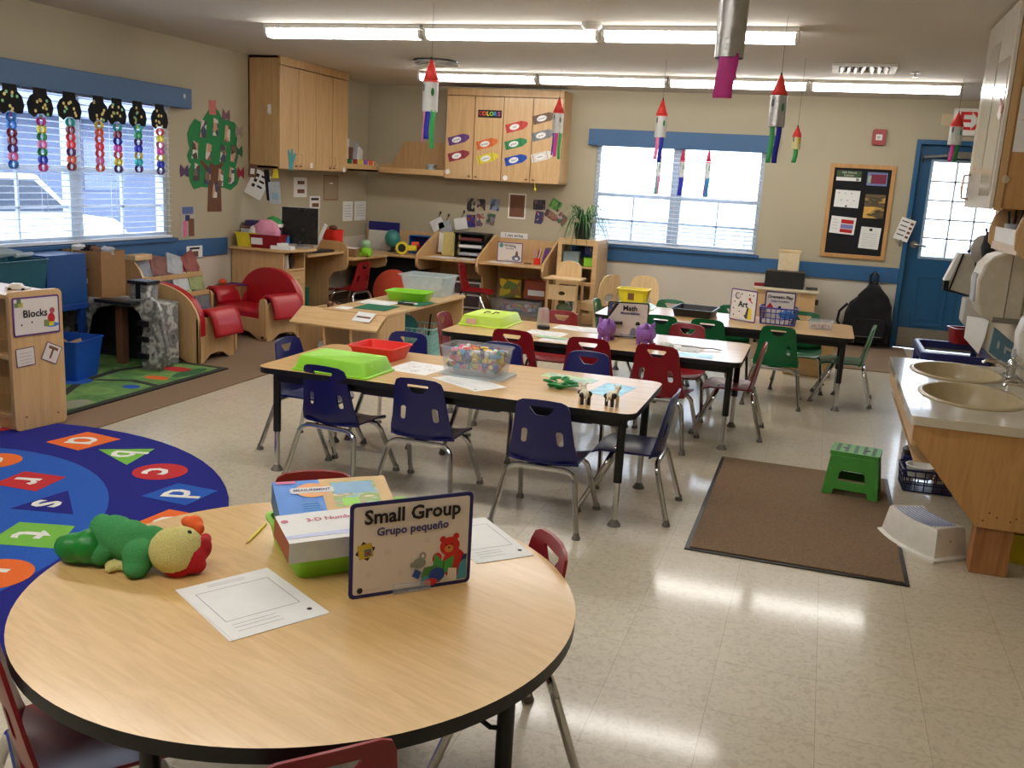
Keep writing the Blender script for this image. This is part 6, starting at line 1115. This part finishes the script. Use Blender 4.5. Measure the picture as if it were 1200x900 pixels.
# ================================================================ RIGHT SIDE: SINKS
t = thing('sink_cabinet', 'low two-basin sink counter with plywood end panel on the right wall', 'sink'); COUNT = mat('cream_counter', (200,190,170), .14, var=.05, scale=12, coat=.6); COUNT.node_tree.nodes['Principled BSDF'].inputs['Coat Roughness'].default_value = .04
B1, B2 = (.725,5.235), (.715,4.61)
def top_mp(u, v, w): return (u, v, .592+w)
MB().slab(rrect(.625,1.52,.02,4,.7335,4.79), .038, COUNT, [ell(*B1,.205,.255,40), ell(*B2,.205,.275,40)], mp=top_mp).build('countertop', t, bevel=.006)
for c in (B1, B2):
    q = MB(); q.lathe([(1.10,.632),(1.06,.639),(1.0,.636),(.975,.61),(.94,.55),(.82,.485),(.5,.46),(.12,.455),(.1,.45),(0,.45)], mat('basin_beige', (184,168,132), .35, coat=.25), (c[0],c[1],0), 44, .205, .255 if c is B1 else .275, cap=False); o = q.build('basin', t, smooth=60); MB().lathe([(.0,.4565),(.022,.4565),(.026,.4585),(.022,.461),(0,.459)], CHROME, (c[0],c[1],0), 18).build('drain', o)
MB().b2((1.02,4.03,.63),(1.048,5.55,.69), COUNT).build('backsplash', t, bevel=.004)
pnl = [(.435,.592),(.435,.545),(.44,.53),(.715,.205),(1.048,.205),(1.048,.592)]
MB().slab(pnl, .02, PLY, mp=lambda u, v, w: (u, 4.06-w, v)).build('end_panel', t, smooth=0); MB().slab(pnl, .02, PLY, mp=lambda u, v, w: (u, 5.545-w, v)).build('end_panel', t, smooth=0)
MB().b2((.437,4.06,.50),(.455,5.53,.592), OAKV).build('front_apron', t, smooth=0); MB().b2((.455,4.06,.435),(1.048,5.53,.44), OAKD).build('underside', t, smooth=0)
for y in (4.065,5.42): MB().b2((.725,y,0),(.865,y+.10,.205), PINE).build('post', t, bevel=.002)
for u, z in ((.76,.27),(.79,.255),(.84,.245),(.74,.235),(.86,.26)): MB().cyl((u,4.042,z),(u,4.038,z),.004, BRN, 8).build('screw', t)
def faucet(label, x, y):
    t = thing('faucet', label, 'faucet', (x, y, .63), PI, 'chrome faucets'); MB().slab(rrect(.055,.16,.027,5), .012, CHROME).build('base', t, bevel=.004); MB().lathe([(.024,.01),(.022,.06),(.02,.085),(.012,.095),(0,.097)], CHROME, n=20).build('body', t)
    MB().tube([(0,0,.045),(.06,0,.075),(.12,0,.078),(.135,0,.062)], [.014,.012,.010,.009], CHROME, 12).build('spout', t); MB().tube([(0,0,.095),(-.02,0,.12),(.035,0,.145)], [.009,.008,.006], CHROME, 10).build('lever', t)
faucet('chrome faucet behind the far basin', .975, 5.25); faucet('chrome faucet behind the near basin', .975, 4.62)
t = thing('splash_guard', 'slate blue plastic plate standing on the far end of the sink counter', 'splash guard'); P0 = [at_y(a, b, 5.50) for a, b in ((1165,383),(1188,402),(1183,432),(1158,412))]
q = MB().slab([(p.x, p.z) for p in P0], .02, mat('slate_blue_plastic', (84,120,140), .35), mp=lambda u, v, w: (u, 5.51-w, max(.632, v))); q.build('plate', t, bevel=.004)
for a, b in ((1170,404),(1178,410)): p = at_y(a, b, 5.488); MB().slab(ell(p.x,p.z,.006,.022,12), .002, GREYP, mp=lambda u, v, w: (u, 5.489-w, v)).build('slot', t, smooth=0)
DISP = mat('beige_dispenser', (196,188,170), .4)
t = thing('paper_towel_dispenser', 'large beige paper towel dispenser on the wall beyond the sinks', 'paper towel dispenser', (XR,5.74,.86)); pr = [(0,0),(-.14,0),(-.20,.03),(-.23,.10),(-.24,.22),(-.22,.30),(-.18,.35),(-.11,.38),(0,.385)]
MB().slab(pr, .27, DISP, mp=lambda u, v, w: (u, -.135+w, v)).build('cover', t, bevel=.012); MB().b2((-.14,-.138,.0),(0,-.1355,.03), mat('dispenser_dark', (120,114,104), .5)).b2((-.09,-.138,.03),(-.086,-.1352,.378), mat('dispenser_dark', (120,114,104), .5)).build('seam', t, smooth=0); MB().b2((-.244,-.08,.10),(-.23,.05,.25), GREYP).build('label_panel', t, bevel=.003)
solo(MB().slab([(-.07,.0),(.06,.0),(.05,-.12),(-.03,-.2),(-.07,-.1)], .0015, PAPER, mp=lambda u, v, w: (w+.02*math.sin(v*20), u, v)), 'paper_towel', 'strip of white paper towel hanging from the dispenser', 'paper towel', (.85,5.70,.87), .9)
t = thing('soap_dispenser', 'white soap dispenser at the right edge above the sinks', 'soap dispenser', (XR,5.08,.74)); MB().slab([(0,0),(-.06,0),(-.10,.04),(-.11,.14),(-.09,.22),(0,.24)], .12, WHITE, mp=lambda u, v, w: (u, -.06+w, v)).build('cover', t, bevel=.01); MB().b2((-.115,-.02,.02),(-.09,.02,.06), GREYP).build('push_bar', t, bevel=.004)
t = thing('wall_dispenser', 'small pale wall dispenser below the tote bag', 'dispenser', (XR,6.62,.72)); MB().slab([(0,0),(-.14,0),(-.16,.03),(-.16,.17),(0,.19)], .16, mat('pale_dispenser', (196,196,190), .4), mp=lambda u, v, w: (u, -.08+w, v)).build('cover', t, bevel=.008); MB().ball((-.10,-.082,.03), (.008,.004,.008), INK, 10, 6).build('lock', t)
# tote bag and coats on the wall end
t = thing('tote_bag', 'grey and white tote bag with black edges hanging beyond the dispenser', 'bag', (.90,6.78,.0)); tb = [(-.125,.93),(.05,.895),(.03,1.165),(-.06,1.16)]
MB().slab(tb, .10, mat('grey_canvas', (186,180,166), .8), mp=lambda u, v, w: (u, -w, v)).build('body', t, bevel=.01); MB().slab([(-.128,.985),(-.095,.99),(-.045,1.162),(-.066,1.165)], .104, PAPER, mp=lambda u, v, w: (u-.004, .002-w, v)).build('white_side', t, smooth=0)
MB().tube([(-.127,-.105,.93),(.054,-.105,.892),(.034,-.105,1.167)], .008, BLKC, 6).tube([(-.095,-.105,.925),(-.042,-.105,1.165)], .005, BLKC, 6).b2((-.13,-.106,.925),(-.10,.003,.985), BLKC).build('black_piping', t); MB().tube([(-.01,-.05,1.17),(.04,-.05,1.25),(.11,-.03,1.29),(.15,-.01,1.3)], .01, BLKC, 6).tube([(.09,-.05,1.16),(.13,-.03,1.24),(.15,-.01,1.3)], .01, BLKC, 6).build('strap', t)
solo(MB().ball((0,0,0), (.075,.08,.09), mat('grey_cloth', (150,146,138), .9), 14, 10, wob=.15), 'grey_cloth', 'grey cloth hanging beside the tote bag', 'cloth', (.96,6.62,1.20)); solo(MB().ball((0,0,0), (.06,.09,.11), BLKC, 14, 10, wob=.15), 'black_jacket', 'black cloth hanging behind the paper towel dispenser', 'cloth', (.985,6.48,1.22)); solo(MB().ball((0,0,0), (.05,.08,.07), mat('royal_cloth', (24,30,110), .9), 14, 10, wob=.1), 'blue_cloth', 'royal blue cloth under the wall shelf', 'cloth', (.995,5.85,1.31))
for y, z in ((6.78,1.30),(6.5,1.33)): solo(MB().tube([(0,0,0),(-.06,0,-.01),(-.07,0,.03)], .008, BLACK, 6), 'coat_hook', 'black wall hook %s' % ('holding the tote bag' if y > 6.6 else 'holding the black cloth'), 'hook', (XR,y,z))
# water table beyond the sink
t = thing('water_table', 'play table with a beige basin and navy rim beyond the sinks', 'play table', (.87,6.42,0)); RIMB = mat('navy_rim', (20,30,96), .35)
MB().slab(rrect(.40,.62,.05), .05, RIMB, [rrect(.33,.55,.04)], mp=lambda u, v, w: (u-.03, v, .54+w)).build('rim', t, bevel=.008); MB().slab(rrect(.34,.56,.04), .012, mat('beige_basin', (176,160,110), .4), mp=lambda u, v, w: (u-.03, v, .50+w)).build('basin', t)
for x in (-.2,.14):
    for y in (-.27,.27): MB().cyl((x,y,0),(x,y,.54),.02, RIMB, 12).build('leg', t)
tray('red_tub', 'red plastic tub standing at the far end of the water table', (.93,6.62,.60), .3, .18, .14, .1, RED, .012, 'tub')
# wall cabinet at right, shelf tray
t = thing('wall_cabinet', 'tall wall cabinet at the right edge with a glossy white door', 'cabinet', (0,0,0)); DOORW = mat('glossy_white_door', (224,218,206), .15, coat=.5)
MB().b2((.77,5.2,1.46),(XR,6.12,2.436), PLY).build('carcass', t, bevel=.002); d = MB().b2((.748,5.205,1.455),(.767,6.118,2.43), DOORW).build('door', t, bevel=.002); MB().tube([(.748,6.02,1.50),(.715,6.02,1.505),(.71,6.02,1.56),(.715,6.02,1.63),(.748,6.02,1.635)], .006, mat('brass_wire', (176,140,96), .3, .6), 8).build('handle', d); MB().b2((.768,5.19,1.45),(.80,5.2,2.43), OAKD).build('edge_strip', t, smooth=0)
PLAST = mat('laminated_sheet', (190,184,172), .12, coat=.6)
for k, (y0, y1, z0_, z1) in enumerate(((5.25,5.6,1.52,2.18),(5.64,5.98,1.66,2.3))): solo(MB().b2((-.003,-(y1-y0)/2,0),(0,(y1-y0)/2,z1-z0_), PLAST), 'laminated_notice', 'tall laminated notice on the glossy white door, %s' % ('near edge' if k == 0 else 'upper middle'), 'notice', (.7475,(y0+y1)/2,z0_), smooth=0)
solo(MB().box((0,0,0), (.004,.12,.08), patch('small_flyer', [(190,110,90),(110,130,190),(220,210,200)], 18), R=Matrix.Rotation(.4, 3, 'X')), 'small_flyer', 'small pink and blue flyer stuck on the glossy white door edge', 'flyer', (.743,5.3,1.93), smooth=0)
def side_sheet(label, x, z, W, Hh):
    q = MB().slab(rect(-W/2,W/2,-Hh/2,Hh/2), .002, PAPER, mp=lambda u, v, w: (u, -w, v)); q.text('e', .07, (-W*.2,-.003,-Hh*.1), (1,0,0), (0,0,1), INK)
    for k in range(4): q.slab(rect(-W*.4,W*.4,Hh*(.35-.12*k),Hh*(.35-.12*k)+.004), .0004, GREYP, mp=lambda u, v, w: (u, -.002-w, v))
    solo(q, 'posted_notice', label, 'notice', (x, 5.198, z), smooth=0)
side_sheet('white notice high on the plywood side of the right-hand cabinet', .92, 1.88, .22, .30); side_sheet('white notice low on the plywood side of the right-hand cabinet', .94, 1.51, .18, .18) if False else None
solo(MB().lathe([(0,0),(.02,0),(.018,.012),(0,.016)], CREAM, n=16, R=Matrix.Rotation(PI/2, 3, 'X')), 'wall_bumper', 'round cream knob on the plywood side of the right-hand cabinet', 'bumper', (.80,5.199,1.60))
t = thing('wall_shelf', 'small maple wall shelf with rounded ends and a white front at the right edge', 'shelf'); ep = [(.82,1.27),(.80,1.29),(.795,1.36),(.81,1.42),(.84,1.46),(.90,1.48),(1.048,1.48),(1.048,1.25),(.84,1.25)]
for y in (4.68,5.40): MB().slab(ep, .02, OAKV, mp=lambda u, v, w: (u, y+.02-w, v)).build('end_panel', t, bevel=.004)
MB().b2((.83,4.70,1.262),(1.048,5.40,1.28), OAK).build('board', t, smooth=0); MB().b2((.815,4.70,1.262),(.832,5.40,1.30), OAK).build('front_rail', t, smooth=0); MB().b2((.822,4.70,1.30),(.828,5.40,1.37), PAPER).build('white_strip', t, smooth=0)
t = thing('pen_cup', 'grey cup of black pens on the maple wall shelf', 'pen holder', (.88,5.28,1.28)); MB().lathe([(0,0),(.035,0),(.038,.11),(.034,.11),(.031,.006),(0,.006)], GREYP, n=18).build('cup', t)
for k in range(5): MB().cyl((.01*math.cos(k*2),.01*math.sin(k*2),.01),(.035*math.cos(k*1.3),.03*math.sin(k*2),.19-.01*k),.006, (BLKP,BLKP,BLKP,WHITE,RED)[k], 8).build('pen', t)
t = thing('scissors', 'red-handled scissors standing on the maple wall shelf', 'scissors', (.90,5.0,1.285)); MB().tube([Vector((.0,.03*math.cos(a*PI/8)+.03,.17+.042*math.sin(a*PI/8))) for a in range(16)], .008, RED, 8, closed=True).build('handle', t); MB().tube([Vector((.0,.03*math.cos(a*PI/8)-.035,.165+.042*math.sin(a*PI/8))) for a in range(16)], .008, RED, 8, closed=True).build('handle', t); MB().b2((-.002,-.012,0),(.002,.012,.13), STEEL).build('blades', t, smooth=0)
solo(MB().b2((-.09,-.12,0),(.09,.12,.09), GREYP), 'grey_bin', 'grey bin behind the white strip of the maple wall shelf', 'bin', (.94,5.05-.28,1.281), 0, bevel=.006)
# stools and floor things
t = thing('folding_stool', 'green folding step stool standing on the brown mat', 'step stool', (.285,4.94,.011), -.12); ST = mat('stool_green', (72,150,60), .4); STD = mat('stool_dark', (44,84,44), .5)
MB().slab(rrect(.235,.185,.012), .022, ST, mp=lambda u, v, w: (u, v, .20+w)).build('top', t, bevel=.004)
for i in range(5): MB().slab(rrect(.018,.15,.006,3,-.085+.0425*i,0), .001, STD, mp=lambda u, v, w: (u, v, .2221+w)).build('grip_pad', t, smooth=0)
for i in (-1,1): MB().slab(rrect(.03,.022,.01,4,i*.05,0), .0016, BLKP, mp=lambda u, v, w: (u, v, .2222+w)).build('hand_hole', t, smooth=0)
lf = [(-.135,0),(-.085,0),(-.078,.03),(.078,.03),(.085,0),(.135,0),(.112,.20),(-.112,.20)]
for s in (-1,1): MB().slab(lf, .014, ST, [[(-.066,.075),(.066,.075),(.06,.115),(.045,.13),(-.045,.13),(-.06,.115)]], mp=lambda u, v, w: (u, s*(.10-.05*v)+(-.007+w), v)).build('leg_panel', t, bevel=.002)
for s in (-1,1): MB().slab([(-.075,.02),(.075,.02),(.07,.19),(-.07,.19)], .012, ST, mp=lambda u, v, w: (s*(.118-.06*v)-.006+w, u, v)).build('side_panel', t, bevel=.002)
t = thing('step_stool', 'white plastic step stool with blue-ridged top beside the sink post', 'step stool', (.56,4.30,0), -1.02); WS = mat('stool_white', (222,218,208), .35)
def stool_outline(s, e=0):
    P = []
    for i in range(13): a = -1+2*i/12; P.append((a*(.175*s+e), -.10*s-e+.035*a*a))
    for i in range(13): a = 1-2*i/12; P.append((a*(.150*s+e), .105*s+e-.0-.035*(1-a*a)))
    return P
rings = [(stool_outline(1.06,.012),0),(stool_outline(1.06,.012),.012),(stool_outline(1.04),.02),(stool_outline(.93),.125),(stool_outline(.88),.135)]; n = len(rings[0][0]); V = [(x,y,z) for r, z in rings for x, y in r]
MB().add(V, [(k*n+j, k*n+(j+1) % n, (k+1)*n+(j+1) % n, (k+1)*n+j) for k in range(4) for j in range(n)], WS).slab(rings[-1][0], .001, WS, mp=lambda u, v, w: (u, v, .1345+w)).build('body', t, smooth=50)
q = MB(); BR_ = mat('stool_blue_grey', (120,132,164), .5)
for k in range(8):
    y = -.072+.018*k; q.tube([(a*.118, y+.022*a*a*(1-k/10), .1365) for a in [-1+i/5 for i in range(11)]], .004, BR_, 5)
q.build('ridges', t)
for x in (.0,.035): MB().ball((.158-.002, x-.02, .075), (.004,.009,.013), BRN, 10, 8).build('hole', t)
basket('plastic_basket', 'navy lattice basket on the floor under the sink counter', (.66,5.22,0), .05, .26, .2, .115, mat('navy_lattice', (18,22,66), .4), 5, 3, .01); solo(MB().lathe([(0,0),(.06,0),(.075,.06),(.08,.065),(.07,.065),(.055,.01),(0,.01)], WHITE, n=24), 'white_bowl', 'white bowl in the navy basket under the sink', 'bowl', (.63,5.24,.055)); solo(MB().box((0,0,.06), (.07,.1,.12), NAVY), 'navy_box', 'small navy box behind the navy basket under the sink', 'box', (.585,5.44,0), 0, bevel=.004); solo(MB().lathe([(0,0),(.035,.0),(.04,.03),(.02,.05),(.0,.05)], BLKP, n=16), 'black_container', 'round black container on the navy box under the sink', 'container', (.585,5.44,.12))
tray('yellow_bin', 'bright yellow bin on the floor behind the pine post', (.955,4.40,0), 0, .16, .3, .13, YEL, .01, 'bin')
# ================================================================ LIGHT, CAMERA
wd = bpy.data.worlds.new('overcast_sky'); bpy.context.scene.world = wd; wd.use_nodes = True
nt = wd.node_tree; bg = nt.nodes['Background']; tcw = nt.nodes.new('ShaderNodeTexCoord'); sp = nt.nodes.new('ShaderNodeSeparateXYZ'); cr = nt.nodes.new('ShaderNodeValToRGB')
nt.links.new(tcw.outputs['Generated'], sp.inputs[0]); nt.links.new(sp.outputs['Z'], cr.inputs['Fac']); nt.links.new(cr.outputs['Color'], bg.inputs['Color'])
cr.color_ramp.elements[0].color = (.62,.70,.80,1); cr.color_ramp.elements[0].position = 0; cr.color_ramp.elements[1].color = (.78,.88,1,1); cr.color_ramp.elements[1].position = .4
bg.inputs['Strength'].default_value = 8.0
cd = bpy.data.cameras.new('camera'); cam = bpy.data.objects.new('camera', cd); COL.objects.link(cam)
cd.sensor_width = 36; cd.sensor_fit = 'HORIZONTAL'; cd.lens = F/1200*36; cd.clip_start = .02
M3 = Matrix((rt, up, -fw)).transposed(); cam.matrix_world = Matrix.Translation(CAM) @ M3.to_4x4()
sc = bpy.context.scene; sc.camera = cam
sc.view_settings.view_transform = 'Standard'; sc.view_settings.look = 'None'; sc.view_settings.exposure = 0; sc.view_settings.gamma = 1
sc.cycles.use_denoising = True; sc.cycles.max_bounces = 8; sc.cycles.diffuse_bounces = 5; sc.cycles.sample_clamp_indirect = 6; sc.cycles.transparent_max_bounces = 16
sc.cycles.caustics_reflective = False; sc.cycles.caustics_refractive = False
